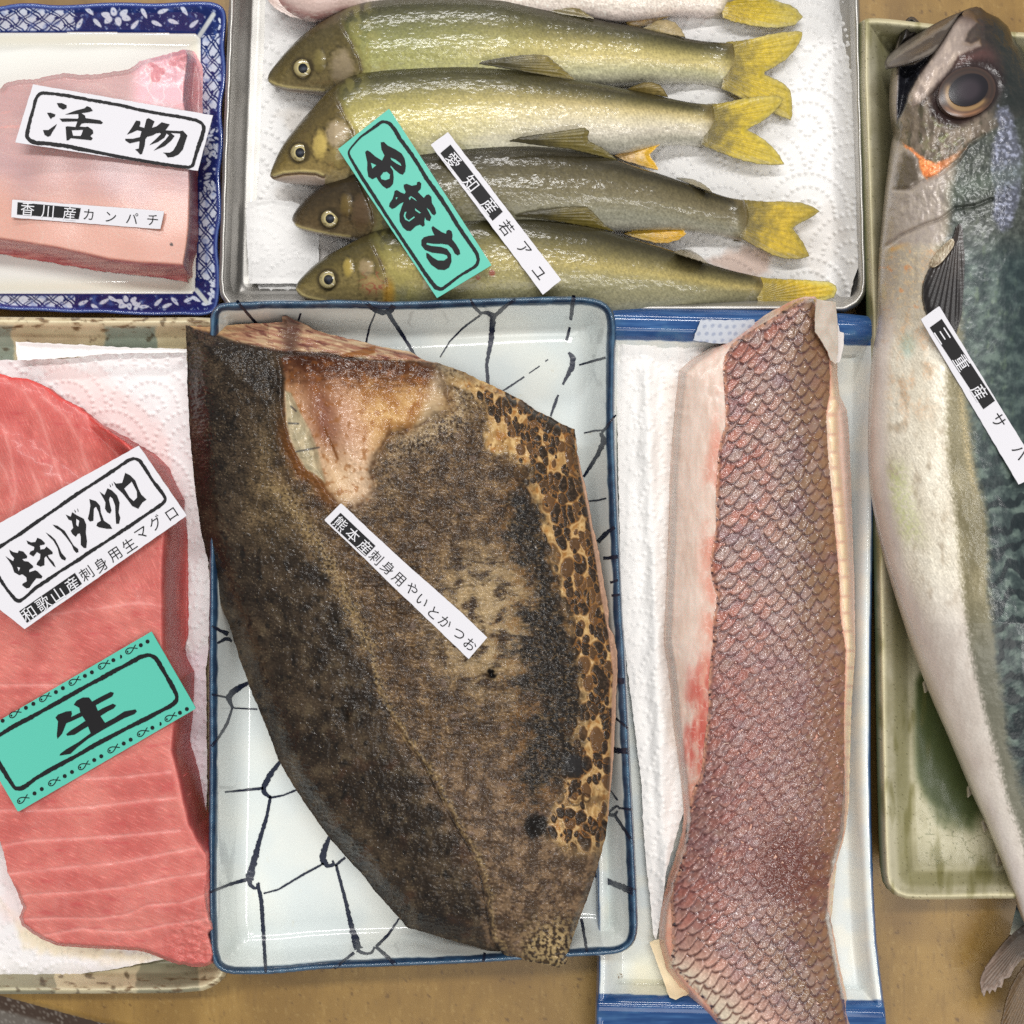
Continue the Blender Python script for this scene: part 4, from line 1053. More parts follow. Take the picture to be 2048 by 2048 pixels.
def tu_h(u, v, d):
    r = tu_r(u, v)
    top = 47 + 1.2 * fbm(u / 90, v / 90, 3, 3) - 4 * sm(1780, 1930, v) - 3 * sm(120, 0, v - 745 + 0 * u) * 0
    top = top - 19 * sm(150, 0, d) ** 1.3 * sm(-2, -40, r) * sm(1100, 900, v)
    side = sm(-2, 52, r)
    z = top - 26 * side * sm(780, 950, v) * sm(1880, 1700, v)
    for q in TU_V[:8]:
        z = z - .32 * np.exp(-(seg_dist(u, v, q)[0] / 3.2) ** 2)
    # loose folds at the lower right corner
    w = sm(120, 20, np.hypot(u - 418, v - 1900))
    z = z + 1.6 * w * fbm(u / 18, v / 14, 3, 55)
    return z - 6 * sm(9, 0, d) ** 2 * sm(1750, 1850, v)
def tu_c(u, v, d):
    r = tu_r(u, v)
    n = fbm(u / 110, v / 90, 4, 15)
    c = mix((184, 94, 88), (202, 120, 110), sm(-.5, .5, n))
    c = mix(c, (202, 84, 84), sm(980, 760, v) * .5)
    ang = np.where(v > 1250, .35, 1.05) + .3 * n
    a1 = u * np.cos(.45) + v * np.sin(.45); b1 = -u * np.sin(.45) + v * np.cos(.45)
    a2 = u * np.cos(1.15) + v * np.sin(1.15); b2 = -u * np.sin(1.15) + v * np.cos(1.15)
    g = np.where(v > 1180, fbm(a1 / 26, b1 / 2.6, 3, 31), fbm(a2 / 26, b2 / 2.8, 3, 32))
    c = c * (1 + .11 * g)[:, None]
    c = mix(c, (228, 150, 140), sm(.22, .55, g) * .5)
    c = mix(c, (178, 64, 70), sm(.2, .6, fbm(u / 60, v / 14, 3, 37)) * .35)
    for k, q in enumerate(TU_V):
        ds_, _, _, run = seg_dist(u, v, q)
        ds_ = ds_ + 2.4 * fbm(u / 26, v / 26, 3, k)
        wv = np.exp(-(ds_ / 2.6) ** 2) * (.38 if k < 9 else .28) * sm(-.5, .1, fbm(u / 50, v / 50, 2, k + 9) + .1)
        c = mix(c, (236, 178, 170), wv)
        c = mix(c, (224, 150, 142), np.exp(-(ds_ / 9) ** 2) * .22)
    sd_ = sm(-3, 7, r) * sm(900, 1000, v) * sm(1850, 1780, v)
    cs = mix((178, 80, 78), (200, 104, 98), sm(-.2, .5, fbm(u / 9, v / 70, 3, 61)))
    c = mix(c, cs, sd_ * .9)
    c = mix(c, (228, 150, 142), sm(8, 2, np.abs(r + 3)) * sm(1480, 1520, v) * .3)
    c = mix(c, (206, 66, 60), sm(7, 2, d) * sm(1100, 900, v) * .55)
    return mix(c, (206, 110, 100), sm(10, 3, d) * sm(1800, 1850, v) * .5)
tuna = field('tuna_block', tu, tu_h, tu_c, M_tuna, step=1.8, skirt=((.2, ('d', 6)), (1.5, 17.5)), weld=True, wall=(178, 70, 68), reg='tuna')
tag(tuna, 'long block of raw red tuna with pale sinew lines, on kitchen paper', 'tuna block')
# ================================================================== seared fillet on the net plate
M_sear = mat('seared_skin', rough=.55, spec=.12, coat=.38, coat_rough=.12, rough_var=.25, bumps=[('noise', 500, .3, .34), ('noise', 1200, .12, .22)])
bo = Z('G', (46, 150), (90, 158), (120, 160), (200, 152), (300, 146), (400, 142), (462, 136), (458, 112), (478, 110), (500, 126), (545, 142), (600, 172), (660, 190), (760, 212), (860, 238), (940, 254), (1010, 266), (1056, 296), (1085, 306), (1130, 314), (1180, 332), (1240, 352), (1300, 384), (1360, 410), (1420, 440), (1490, 474), (1550, 518), (1620, 552), (1680, 586), (1714, 598), (1722, 640),
        (1724, 690), (1742, 770), (1762, 850), (1778, 930), (1788, 1000), (1806, 1070), (1820, 1130), (1832, 1210), (1846, 1290), (1862, 1380)) + \
     Z('H', (1762, 10), (1784, 50), (1798, 110), (1800, 200), (1794, 290), (1790, 400), (1786, 500), (1778, 600), (1768, 700), (1760, 800), (1748, 880), (1720, 980), (1690, 1080), (1660, 1160), (1630, 1240), (1606, 1310), (1588, 1384), (1560, 1397), (1520, 1388), (1470, 1378), (1400, 1366), (1340, 1350), (1280, 1330), (1200, 1306), (1100, 1280), (1040, 1260), (980, 1244), (945, 1236), (900, 1184), (850, 1128), (800, 1070), (760, 1016), (700, 952), (640, 884), (600, 832), (540, 746), (490, 672), (450, 604), (420, 552), (390, 470), (370, 420), (340, 340), (312, 280), (290, 216), (262, 140), (240, 70), (222, 10)) + \
     Z('G', (186, 1330), (170, 1260), (150, 1190), (128, 1110), (112, 1040), (98, 940), (84, 830), (76, 740), (64, 620), (58, 520), (52, 400), (54, 300), (48, 220))
bo = rag(bo, .9, 9, 5)
SKINTOP = Z('G', (46, 150), (120, 182), (200, 206), (250, 226), (330, 244), (420, 262), (470, 272), (560, 276), (640, 276), (760, 296), (860, 300), (960, 302), (1050, 306), (1100, 312), (1300, 320))
GLAZE = Z('G', (452, 290), (520, 268), (620, 256), (760, 286), (900, 296), (1020, 290), (1090, 312), (1130, 340), (1160, 420), (1168, 500), (1100, 540), (1050, 580), (990, 600), (930, 606), (890, 660), (858, 720), (838, 780), (850, 860), (820, 900), (770, 934), (700, 910), (650, 862), (630, 820), (590, 778), (548, 764), (520, 706), (492, 646), (474, 560), (462, 470), (466, 380))
MEMB = Z('G', (470, 430), (500, 440), (536, 520), (580, 600), (616, 690), (632, 760), (646, 830), (612, 800), (560, 770), (520, 700), (492, 640), (476, 560))
LAT = Z('G', (400, 826), (450, 872), (520, 980), (580, 1070), (640, 1160), (700, 1280), (760, 1420)) + Z('H', (760, 60), (790, 130), (830, 290), (880, 380), (960, 510), (1020, 580), (1080, 700), (1150, 830), (1210, 930), (1250, 1040), (1270, 1160), (1290, 1280), (1340, 1350))
RIGHT = [(p[0], p[1]) for p in Z('G', (1085, 306), (1300, 384), (1550, 518), (1714, 598), (1742, 770), (1778, 930), (1806, 1070), (1846, 1290)) + Z('H', (1784, 50), (1800, 200), (1790, 400), (1778, 600), (1760, 800), (1720, 980), (1660, 1160), (1588, 1390))]
GU = LAT
def lat_u(v):
    return np.interp(v, [p[1] for p in LAT], [p[0] for p in LAT])
GX = lambda v: 627 + (v - 748) * .25
SPOTS = [(1100, 846, 15, 19, .4), (1113, 884, 6, 14, 0), (1074, 880, 8, 10, 0), (1144, 919, 11, 34, -.25), (1143, 978, 15, 23, 0), (1140, 1029, 14, 17, 0), (1125, 998, 9, 12, 0), (1107, 986, 8, 13, 0), (1069, 849, 12, 11, 0), (1140, 863, 11, 20, -.2),
         (1201, 1362, 16, 37, -.1), (1188, 1304, 11, 14, 0), (1157, 1261, 9, 12, 0), (1144, 1284, 12, 20, 0), (1172, 1279, 7, 8, 0), (1200, 1264, 7, 22, -.2), (1195, 1480, 13, 23, -.15), (1213, 1467, 6, 12, 0), (1148, 1530, 25, 25, 0), (1215, 1523, 9, 8, 0),
         (1176, 1190, 13, 22, -.2), (1190, 1240, 7, 12, 0), (1160, 1130, 12, 18, 0), (1178, 1090, 8, 16, 0), (1150, 1090, 9, 13, 0), (1186, 1150, 7, 18, -.2), (1205, 1420, 7, 10, 0), (1188, 1420, 9, 14, 0), (1208, 1310, 5, 12, 0), (1168, 1330, 12, 16, 0)]
_r = random.Random(5)
_RP = np.array(RIGHT)
for _k in range(460):
    _v = _r.uniform(790, 1720); _e = float(np.interp(_v, _RP[2:, 1], _RP[2:, 0]))
    _w = 130 if _v < 1300 else 170
    _u = _e - 4 - _w * _r.random() ** 1.4
    _s = _r.choice((3, 4, 5, 6, 7, 9, 11, 13))
    SPOTS.append((_u, _v, _s * _r.uniform(.6, .95), _s * _r.uniform(1.0, 1.7), _r.uniform(-.5, .3)))
MASS = [(1030, 985), (1060, 940), (1085, 1010), (1105, 1080), (1100, 1150), (1135, 1230), (1150, 1290), (1168, 1360), (1176, 1420), (1165, 1500), (1150, 1560), (1105, 1575), (1060, 1605), (1030, 1560), (1060, 1480), (1040, 1440), (1090, 1400), (1020, 1370), (1060, 1330), (1000, 1300), (1060, 1270), (1020, 1230), (1075, 1200), (1040, 1120), (1000, 1060)]
TIPS = [(1100, 1600), (1160, 1540), (1205, 1560), (1200, 1680), (1170, 1720), (1100, 1700), (1060, 1650)]
def spot_field(u, v):
    q = np.full(u.shape, 9.0); q2 = np.full(u.shape, 9.0); idn = np.zeros(u.shape)
    wu = u + 3.0 * fbm(u / 14, v / 14, 3, 501); wv = v + 3.0 * fbm(u / 14, v / 14, 3, 502)
    for ks, (x, y, a, b, an) in enumerate(SPOTS):
        R = max(a, b) * 2 + 8
        m = (np.abs(u - x) < R) & (np.abs(v - y) < R)
        if m.any():
            c, s = math.cos(an), math.sin(an)
            X = (wu[m] - x) * c + (wv[m] - y) * s; Y = -(wu[m] - x) * s + (wv[m] - y) * c
            t = np.hypot(X / a, Y / b) / 1.16; o_ = q[m]; near = t < o_
            q2[m] = np.where(near, o_, np.minimum(q2[m], t)); q[m] = np.where(near, t, o_); idn[m] = np.where(near, (ks * .618) % 1.0, idn[m])
    return q, q2 - q, idn
def bo_margin(u, v):
    dr = seg_dist(u, v, RIGHT)[0]
    w = np.interp(v, [700, 780, 840, 900, 1000, 1150, 1300, 1420, 1560, 1660, 1760], [14, 30, 64, 112, 112, 92, 84, 84, 100, 120, 70])
    return dr, sm(1.15, .75, dr / w + .35 * fbm(u / 46, v / 60, 4, 41)) * sm(690, 760, v + .3 * (u - 1000)) * sm(1745, 1660, v)
def bo_h(u, v, d):
    dr, wm = bo_margin(u, v)
    z = 44 + 15 * (1 - (1 - np.clip(d / 250, 0, 1)) ** 2)
    lu = lat_u(v)
    back = sm(60, 0, d) * (u < lu)
    z = z - 7 * back ** 2
    z = z - 3.5 * sm(20, 0, d) ** 2 * (u >= lu)
    g = sd(u, v, GLAZE)
    ax = u - GX(v)
    z = z - 2.0 * sm(-4, 30, g) + .7 * np.exp(-((g + 5) / 6) ** 2)
    z = z - 2.6 * np.exp(-((ax + 6) / 24) ** 2) * sm(0, 30, g) * sm(1000, 930, v)
    m = sd(u, v, MEMB); z = z + 2.2 * sm(-2, 14, m)
    st = v - np.interp(u, [p[0] for p in SKINTOP], [p[1] for p in SKINTOP])
    fl = (st < 0) & (u < 930)
    z = z - np.where(fl, 2.0 + 3.5 * sm(0, -45, st) - 1.0 * fbm(u / 40, v / 6, 3, 3), 0)
    n = fbm(u / 7, v / 5.5, 3, 4); n2 = fbm(u / 26, v / 26, 3, 14)
    rid = ridge((u + 14 * fbm(u / 40, v / 40, 2, 71)) / 26, v / 9, 3, 24)
    rough_ = (.42 * n + .7 * n2 + .5 * rid) * sm(10, -10, g)
    q, qe, _ = spot_field(u, v)
    z = z + rough_ * sm(0, 10, d) * (1 - .6 * wm) + .6 * sm(1.0, .6, q) * sm(.04, .3, qe) * wm
    z = z + (.55 * sm(.15, .6, fbm(u / 7, v / 5, 2, 33)) + .5 * fbm(u / 16, v / 12, 3, 34)) * sm(0, 14, g)
    z = z - .8 * np.exp(-((u - lu) / 4) ** 2) * sm(1380, 1500, v)
    for x, y, r, k in ((983, 1349, 9, -2.6), (970, 1342, 8, 1.2), (690, 1435, 17, -1.6), (706, 1427, 12, 1.8), (1152, 1596, 15, 1.4), (1084, 1650, 22, -1.6), (808, 1214, 14, 1.2), (1148, 1530, 26, 1.6)):
        z = z + k * np.exp(-((u - x) ** 2 + (v - y) ** 2) / r ** 2)
    return z
def bo_c(u, v, d):
    lu = lat_u(v); s = u - lu
    dr, wm = bo_margin(u, v)
    wx = u + 14 * fbm(u / 40, v / 40, 3, 71); wy = v + 14 * fbm(u / 40, v / 40, 3, 72)
    n = fbm(u / 90, v / 90, 4, 1); f = fbm(u / 6, v / 6, 3, 2); f2 = fbm(u / 3.2, v / 3.2, 2, 3); n3 = fbm(u / 30, v / 30, 4, 4)
    # left, burnt nearly black with pale grains
    L = mix((38, 30, 23), (70, 57, 43), sm(-.4, .45, n + .5 * n3))
    c1 = voro(wx / 7.5, wy / 5.0, 33)
    L = L * (1 - .38 * sm(.2, .03, c1[1] - c1[0]) * sm(1060, 900, v) - .25 * sm(.2, .03, c1[1] - c1[0]))[:, None]
    L = mix(L, (124, 108, 84), sm(.34, .58, f2 + .35 * f + .2 * n3) * .7)
    L = mix(L, (18, 15, 13), sm(.12, .5, fbm(u / 17, v / 22, 4, 12)) * .75)
    L = mix(L, (78, 50, 34), sm(.2, .6, fbm(u / 60, v / 60, 3, 88)) * sm(1380, 1560, v) * .5)
    L = mix(L, (94, 82, 62), sm(.08, .5, n3 + .4 * f2) * sm(1120, 1250, v) * .45)
    # olive tan towards the hollow, with a fine mesh of cracks
    tan_ = sm(120, 20, np.abs(s + 40 + (v - 900) * .1)) * sm(760, 900, v) * sm(1130, 1030, v) * sm(470, 540, u + .15 * (v - 900))
    T = mix((96, 78, 54), (130, 108, 76), sm(-.3, .4, n3 + .5 * f))
    T = T * (1 - .55 * sm(.18, .03, c1[1] - c1[0]))[:, None]
    # middle, brown with straw strands running across
    r1 = ridge(wx / 60, wy / 10, 4, 22); r2 = ridge(wx / 14, wy / 6, 2, 23)
    Mi = mix((50, 37, 26), (88, 67, 45), sm(-.45, .45, n3 + .6 * f))
    strand = sm(.58, 1.0, r1 * .62 + r2 * .45 + .25 * n3 + .12 * f2)
    Mi = mix(Mi, (180, 150, 108), strand * .66)
    Mi = mix(Mi, (122, 100, 72), sm(.05, .55, f2 + .5 * f) * .32)
    Mi = mix(Mi, (34, 26, 20), sm(.12, .5, fbm(wx / 56, wy / 15, 5, 45, .6)) * .6)
    lowr = sm(1440, 1600, v)
    lowc = mix(mix((74, 58, 44), (128, 104, 80), sm(-.25, .35, n3 + .6 * f)), (48, 32, 24), sm(.05, .45, fbm(u / 12, v / 10, 4, 47)) * .7)
    Mi = mix(Mi, lowc, lowr * .75)
    Mi = mix(Mi, (112, 94, 86), sm(.44, .56, fbm(u / 30, v / 20, 2, 91)) * .55)
    # paler, straw coloured reach around the label's lower end
    pale = sm(150, 40, np.hypot((u - 975) * .9, (v - 1240) * .7)) * sm(-.3, .3, n3 + .6 * r1 - .1)
    Mi = mix(Mi, (200, 176, 132), pale * .55)
    c = mix(L, Mi, sm(-46, 20, s + 40 * n + 24 * n3 + 12 * f))
    c = mix(c, L, sm(90, 0, s + 30 * f) * sm(960, 900, v))
    c = mix(c, T * .9, tan_ * .8 * sm(-.5, .1, n3 + .3))
    lw = np.where(v < 1000, 30, np.where(v < 1300, 20, 7.0))
    ex = np.exp(-((s - 8 + 14 * fbm(u / 24, v / 24, 3, 31)) / lw) ** 2)
    c = mix(c, (144, 122, 84), ex * sm(940, 985, v) * sm(-.3, .35, f + .5 * f2 + .1) * .8)
    c = mix(c, (24, 17, 12), np.exp(-((s + 2) / 2.2) ** 2) * sm(1480, 1560, v) * sm(-.2, .2, fbm(u / 20, v / 30, 2, 66)) * .8)
    # black mass inside the margin
    md = sd(u, v, MASS) + 46 * fbm(u / 40, v / 30, 5, 44, .62)
    ms = sm(-12, 22, md)
    c = mix(c, (104, 72, 38), np.exp(-((md + 10) / 16) ** 2) * sm(-.3, .3, f + n3) * .6)
    K = mix((26, 22, 19), (54, 46, 39), sm(-.2, .5, fbm(u / 9, v / 9, 3, 48)))
    K = mix(K, (132, 116, 92), sm(.48, .62, f2 + .15 * f) * .8)
    K = mix(K, (146, 116, 74), sm(.6, .95, r1 * .6 + r2 * .5 + .2 * f) * .55)
    K = mix(K, (96, 60, 26), sm(.15, .45, fbm(u / 26, v / 26, 3, 49)) * .35 * sm(1250, 1400, v))
    # margin: straw ground with dark round blisters and brown haloes
    q, qe, qid_ = spot_field(u, v)
    ground = mix((158, 122, 74), (200, 168, 116), sm(-.3, .4, fbm(u / 12, v / 18, 3, 50)))
    ground = mix(ground, (150, 98, 44), sm(.02, .4, fbm(u / 16, v / 22, 4, 51)) * .85)
    ground = mix(ground, (92, 60, 30), sm(.22, .5, fbm(u / 10, v / 13, 3, 52)) * .8)
    ground = mix(ground, (70, 52, 34), sm(1500, 1640, v) * sm(-.2, .3, n3) * .7)
    net = mix(ground, (112, 70, 32), sm(1.5, 1.02, q) * .6)
    net = mix(net, (222, 196, 146), sm(.16, .05, np.abs(q - 1.16)) * .5)
    net = mix(net, mix(mix(full(u, (40, 31, 23)), (70, 56, 44), sm(-.1, .4, f)), (104, 74, 46), sm(.55, .95, qid_) * .85), sm(1.04, .84, q + .10 * f) * sm(.03, .16, qe + .04 * f))
    c = mix(c, (202, 174, 122), sm(.1, .6, wm) * sm(.45, .2, ms) * .35)
    c = mix(c, K, ms * sm(.9, .55, fbm(u / 7, v / 7, 3, 96) + .3 * f))
    c = mix(c, net, sm(.15, .95, wm + .25 * n3) * (1 - ms * .55))
    # upper right, charred curls on straw, wetter
    ur = sm(0, 60, (u - 860) * .8 + (900 - v) * .6 - 90) * sm(1010, 880, v) * (1 - wm)
    q1, q2, qid, _, _ = voro(wx / 12, wy / 10, 26)
    cu_ = mix(mix(full(u, (58, 42, 26)), (98, 74, 46), sm(.3, .8, qid)), (186, 158, 108), sm(.17, .03, q2 - q1 + .16 * f) * .85)
    cu_ = mix(cu_, (40, 28, 18), sm(.1, .4, fbm(u / 13, v / 11, 3, 27)) * .6)
    c = mix(c, cu_, ur * .85)
    # glossy hollow behind the fin
    g = sd(u, v, GLAZE) + 7 * fbm(u / 22, v / 22, 3, 61)
    ax = u - GX(v) + 6 * fbm(u / 20, v / 40, 2, 60)
    G = mix((156, 110, 60), (192, 154, 102), sm(-.3, .3, fbm(u / 40, v / 40, 3, 62)))
    G = mix(G, (184, 144, 118), np.exp(-((ax - 44) / 42) ** 2) * .9)
    G = mix(G, (186, 148, 116), sm(-8, -34, ax) * .9)
    G = mix(G, (118, 76, 64), np.exp(-((ax + 2) / 30) ** 2) * .85 * sm(970, 860, v))
    G = mix(G, (204, 180, 150), sm(850, 960, v) * .75)
    G = mix(G, (120, 76, 42), sm(120, 30, v - 712) * .5)
    G = mix(G, (66, 36, 22), sm(72, 6, v - 714 - .04 * (u - 600) + 34 * fbm(u / 22, v / 12, 4, 63)) * .95)
    G = mix(G, (132, 80, 38), sm(.08, .4, fbm(u / 16, v / 16, 3, 64)) * .55)
    G = mix(G, (198, 184, 158), sm(34, 6, np.abs((u - 880) + .35 * (v - 770))) * .6 * sm(960, 840, v))
    G = mix(G, (96, 54, 22), np.exp(-(seg_dist(u, v, Z('G', (640, 590), (672, 660), (698, 724)))[0] / 3) ** 2) * .8)
    soft = np.maximum(sm(690, 800, u), sm(900, 990, v))
    c = mix(c, G, sm(-4 - 26 * soft, 8 + 16 * soft, g + 8 * n3 * soft))
    c = mix(c, (58, 36, 22), np.exp(-((g + 2) / 5) ** 2) * sm(-.2, .3, fbm(u / 20, v / 20, 2, 67)) * .6)
    halo = np.exp(-((g + 28) / 26) ** 2) * sm(740, 840, u)
    c = mix(c, (176, 156, 122), halo * .65 * sm(-.3, .3, f + .4 * n3))
    rust = np.exp(-((g + 8) / 14) ** 2) * sm(700, 640, u) * sm(800, 900, v)
    c = mix(c, (112, 64, 24), rust * .7)
    m = sd(u, v, MEMB)
    c = mix(c, mix(full(u, (158, 146, 118)), (186, 170, 138), sm(-.3, .4, fbm(u / 12, v / 20, 3, 68))), sm(-2, 4, m))
    c = mix(c, (92, 94, 100), np.exp(-((m - 5) / 5) ** 2) * (ax < -30) * (u > 590 + (v - 790) * .42) * sm(-3, 2, m) * .75)
    for p1, p2 in (((488, 572), (530, 574)), ((520, 694), (618, 676)), ((498, 500), (520, 520))):
        c = mix(c, (50, 50, 54), np.exp(-(seg_dist(u, v, Z('G', p1, p2))[0] / 1.8) ** 2) * .8)
    # raw cut end along the top
    stp = v - np.interp(u, [p[0] for p in SKINTOP], [p[1] for p in SKINTOP])
    fs = fbm(u / 46, (v - .22 * u) / 6, 4, 81)
    F = mix((186, 156, 122), (150, 104, 84), sm(-.25, .3, fs))
    F = mix(F, (98, 50, 44), sm(.1, .42, fbm(u / 30, (v - .25 * u) / 8, 3, 82)) * .85)
    F = mix(F, (186, 148, 96), sm(520, 420, u) * .6)
    F = mix(F, (70, 46, 38), sm(34, 8, np.abs(u - 582) + .2 * np.abs(v - 655)) * .75)
    F = mix(F, (206, 186, 152), sm(600, 640, u) * sm(.05, .4, -fs) * .5)
    c = mix(c, F, sm(2, -3, stp + 3 * fbm(u / 12, v / 12, 2, 83)) * (u < 950))
    c = mix(c, (26, 18, 14), np.exp(-((stp + 1) / 4) ** 2) * sm(380, 420, u) * sm(760, 700, u) * .7)
    flap = sd(u, v, Z('G', (700, 278), (790, 258), (862, 236), (860, 272), (800, 286), (720, 290)))
    c = mix(c, (128, 76, 34), sm(-1, 2, flap) * .8)
    wd = np.interp(v, [600, 900, 1050, 1200, 1400, 1600], [0, 1.5, 6, 10, 9, 1.5])
    c = mix(c, (196, 156, 130), sm(wd + 2, wd - 2, dr) * (v > 880) * (v < 1640))
    tip = sm(110, 20, np.hypot((u - 1108), (v - 1905) * 1.1) + 30 * n3)
    c = mix(c, mix(full(u, (176, 152, 106)), (48, 36, 25), sm(-.15, .2, fbm(u / 8, v / 8, 3, 84))), tip * .85)
    for x, y, r, k in ((983, 1349, 8, (8, 6, 6)), (1148, 1530, 22, (36, 35, 36)), (1072, 1652, 24, (16, 13, 11)), (690, 1436, 9, (30, 24, 18))):
        c = mix(c, k, sm(r * 1.3, r * .7, np.hypot(u - x, v - y) + 8 * fbm(u / 12, v / 12, 3, 85)) * .9)
    for x, y, rr in ((808, 1214, 15), (1152, 1596, 15), (1172, 1596, 8), (1040, 945, 16)):
        c = mix(c, (44, 30, 18), sm(3, 1, np.abs(np.hypot(u - x, v - y) - rr + 2 * f)) * .6)
    return c
def bo_r(u, v, d):
    g = sd(u, v, GLAZE)
    return np.clip(1.15 + .5 * fbm(u / 40, v / 40, 3, 5) - .75 * sm(-40, 10, g), .35, 1.6)
bonito = field('seared_fillet', bo, bo_h, bo_c, M_sear, step=1.5, skirt=((-.3, ('d', 2)), (.8, ('d', 6)), (3, ('d', 11))), weld=True, wall=(150, 112, 88), reg='seared', rough=bo_r)
tag(bonito, 'large fish fillet with charred dark brown skin on the rectangular net plate', 'fish fillet')

# ================================================================== scaly red fillet
M_scale = mat('scaly_skin', rough=.36, spec=.4, coat=.62, coat_rough=.1, rough_var=.2, bumps=[('noise', 450, .22, .26), ('noise', 1000, .06, .14)])
SK_L = Z('I', (1190, 96), (1120, 130), (1060, 180), (960, 240), (880, 290), (820, 335), (782, 400), (772, 470), (778, 560), (788, 680), (786, 760), (758, 850), (746, 930), (742, 1010), (736, 1110), (738, 1240), (732, 1330), (708, 1450), (714, 1560), (742, 1650), (722, 1780), (720, 1880)) + \
       Z('J', (700, 50), (690, 170), (690, 300), (676, 420), (660, 560), (648, 660), (614, 720), (592, 800), (574, 930), (560, 1050), (528, 1160), (500, 1210), (492, 1300), (502, 1400), (500, 1560), (486, 1635), (560, 1700), (640, 1780), (700, 1850), (745, 1932), (800, 2010), (880, 2120))
SK_R = Z('I', (1255, 96), (1252, 180), (1252, 260), (1290, 320), (1326, 400), (1332, 500), (1328, 600), (1312, 700), (1320, 900), (1330, 1000), (1345, 1150), (1362, 1350), (1380, 1550), (1386, 1750)) + \
       Z('J', (1398, 0), (1396, 150), (1390, 300), (1390, 450), (1394, 650), (1396, 800), (1386, 950), (1350, 1080), (1312, 1200), (1304, 1330), (1326, 1420), (1342, 1550), (1366, 1680), (1390, 1800), (1406, 1932), (1412, 2120))
skin = rag(SK_L + SK_R[::-1], 1.0, 9, 3)
br = Z('I', (1252, 84), (1200, 86), (1150, 100), (1080, 136), (1000, 180), (920, 234), (850, 280), (790, 316), (720, 345), (660, 384), (600, 424), (550, 470), (542, 560), (530, 650), (514, 850), (500, 1060), (496, 1300), (486, 1550), (478, 1700), (470, 1900)) + \
     Z('J', (482, 50), (500, 200), (510, 330), (530, 500), (558, 720), (568, 850), (560, 950), (522, 1080), (482, 1200), (452, 1330), (440, 1420), (440, 1520), (480, 1660), (540, 1740), (640, 1850), (720, 1932), (840, 2070), (900, 2120), (1460, 2120),
       (1446, 2010), (1430, 1932), (1412, 1850), (1395, 1750), (1370, 1650), (1345, 1500), (1322, 1400), (1338, 1250), (1352, 1100), (1382, 1000), (1402, 900), (1416, 780), (1420, 600), (1426, 350), (1440, 130), (1448, 0)) + \
     Z('I', (1464, 1900), (1460, 1600), (1450, 1300), (1440, 1000), (1430, 800), (1420, 680), (1380, 600), (1370, 480), (1372, 360), (1366, 240), (1360, 124), (1310, 112), (1266, 106))
br = rag(br, .8, 12, 8)
def brx(v, s):
    l = np.interp(v, [p[1] for p in SK_L], [p[0] for p in SK_L]); r = np.interp(v, [p[1] for p in SK_R], [p[0] for p in SK_R])
    return l, r
def br_h0(u, v, d):
    """flesh surface"""
    l, r = brx(v, 0)
    z = 30 + 9 * (1 - (1 - np.clip(d / 120, 0, 1)) ** 2)
    z = z - 6.5 * sm(16, 0, d) ** 2
    z = z - 1.5 * sm(1960, 2050, v)
    return z + 5 * sm(700, 610, v)
def br_h(u, v, d):
    l, r = brx(v, 0)
    z = br_h0(u, v, d) + .4 * fbm(u / 30, v / 60, 3, 4)
    # beads of fat down the right edge
    b = (u - r)
    bead = np.exp(-((b - 12) / 8) ** 2) * (.5 + .5 * np.abs(np.sin(v / 11.5 + .8 * fbm(v / 60, u * 0, 2, 9)))) * sm(760, 800, v)
    return z + 1.5 * bead - .8 * sm(4, -8, b) * 0
def br_c(u, v, d):
    l, r = brx(v, 0)
    n = fbm(u / 60, v / 90, 4, 6); f = fbm(u / 10, v / 40, 3, 7)
    c = mix((204, 178, 162), (214, 192, 178), sm(-.4, .4, n))
    c = mix(c, (222, 204, 192), sm(-.1, .4, f) * .4)
    lx = l - u                                   # distance left of the skin
    red = sm(40, 2, lx) * sm(-.25, .3, fbm(u / 40, v / 70, 3, 8) + .25 * sm(1000, 1300, v))
    c = mix(c, (204, 128, 106), red * .75)
    deep = sm(46, 12, np.abs(lx - 14)) * sm(1270, 1400, v) * sm(1580, 1500, v)
    c = mix(c, (186, 82, 70), deep * sm(-.5, .3, fbm(u / 14, v / 50, 3, 9)) * .85)
    c = mix(c, (226, 200, 188), sm(.05, .0, np.abs(fbm(u / 26, v / 30, 2, 12))) * sm(60, 10, lx) * .6)
    c = mix(c, (216, 160, 134), sm(1560, 1640, v) * sm(40, 10, lx) * .6)
    b = u - r
    c = mix(c, (206, 172, 146), sm(0, 4, b) * .9)
    beads = np.exp(-((b - 11) / 7.5) ** 2) * sm(.1, .5, np.abs(np.sin(v / 11.5 + .8 * fbm(v / 60, u * 0, 2, 9)))) * sm(760, 800, v)
    c = mix(c, (222, 200, 164), beads)
    c = mix(c, (214, 186, 172), sm(20, 26, b) * .9)
    return mix(c, (60, 40, 30), sm(.6, .68, fbm(u / 5, v / 5, 2, 14)) * sm(-40, 30, np.abs(b - 20)) * .0)
bream = empty('scaly_fillet', 1490, 1300, 20)
field('flesh', br, br_h, br_c, M_flesh, step=2.0, parent=bream, skirt=((-.2, ('d', 2)), (.5, 18)), weld=True, wall=(206, 176, 158), reg='bream')
BRD = dist_map(br)
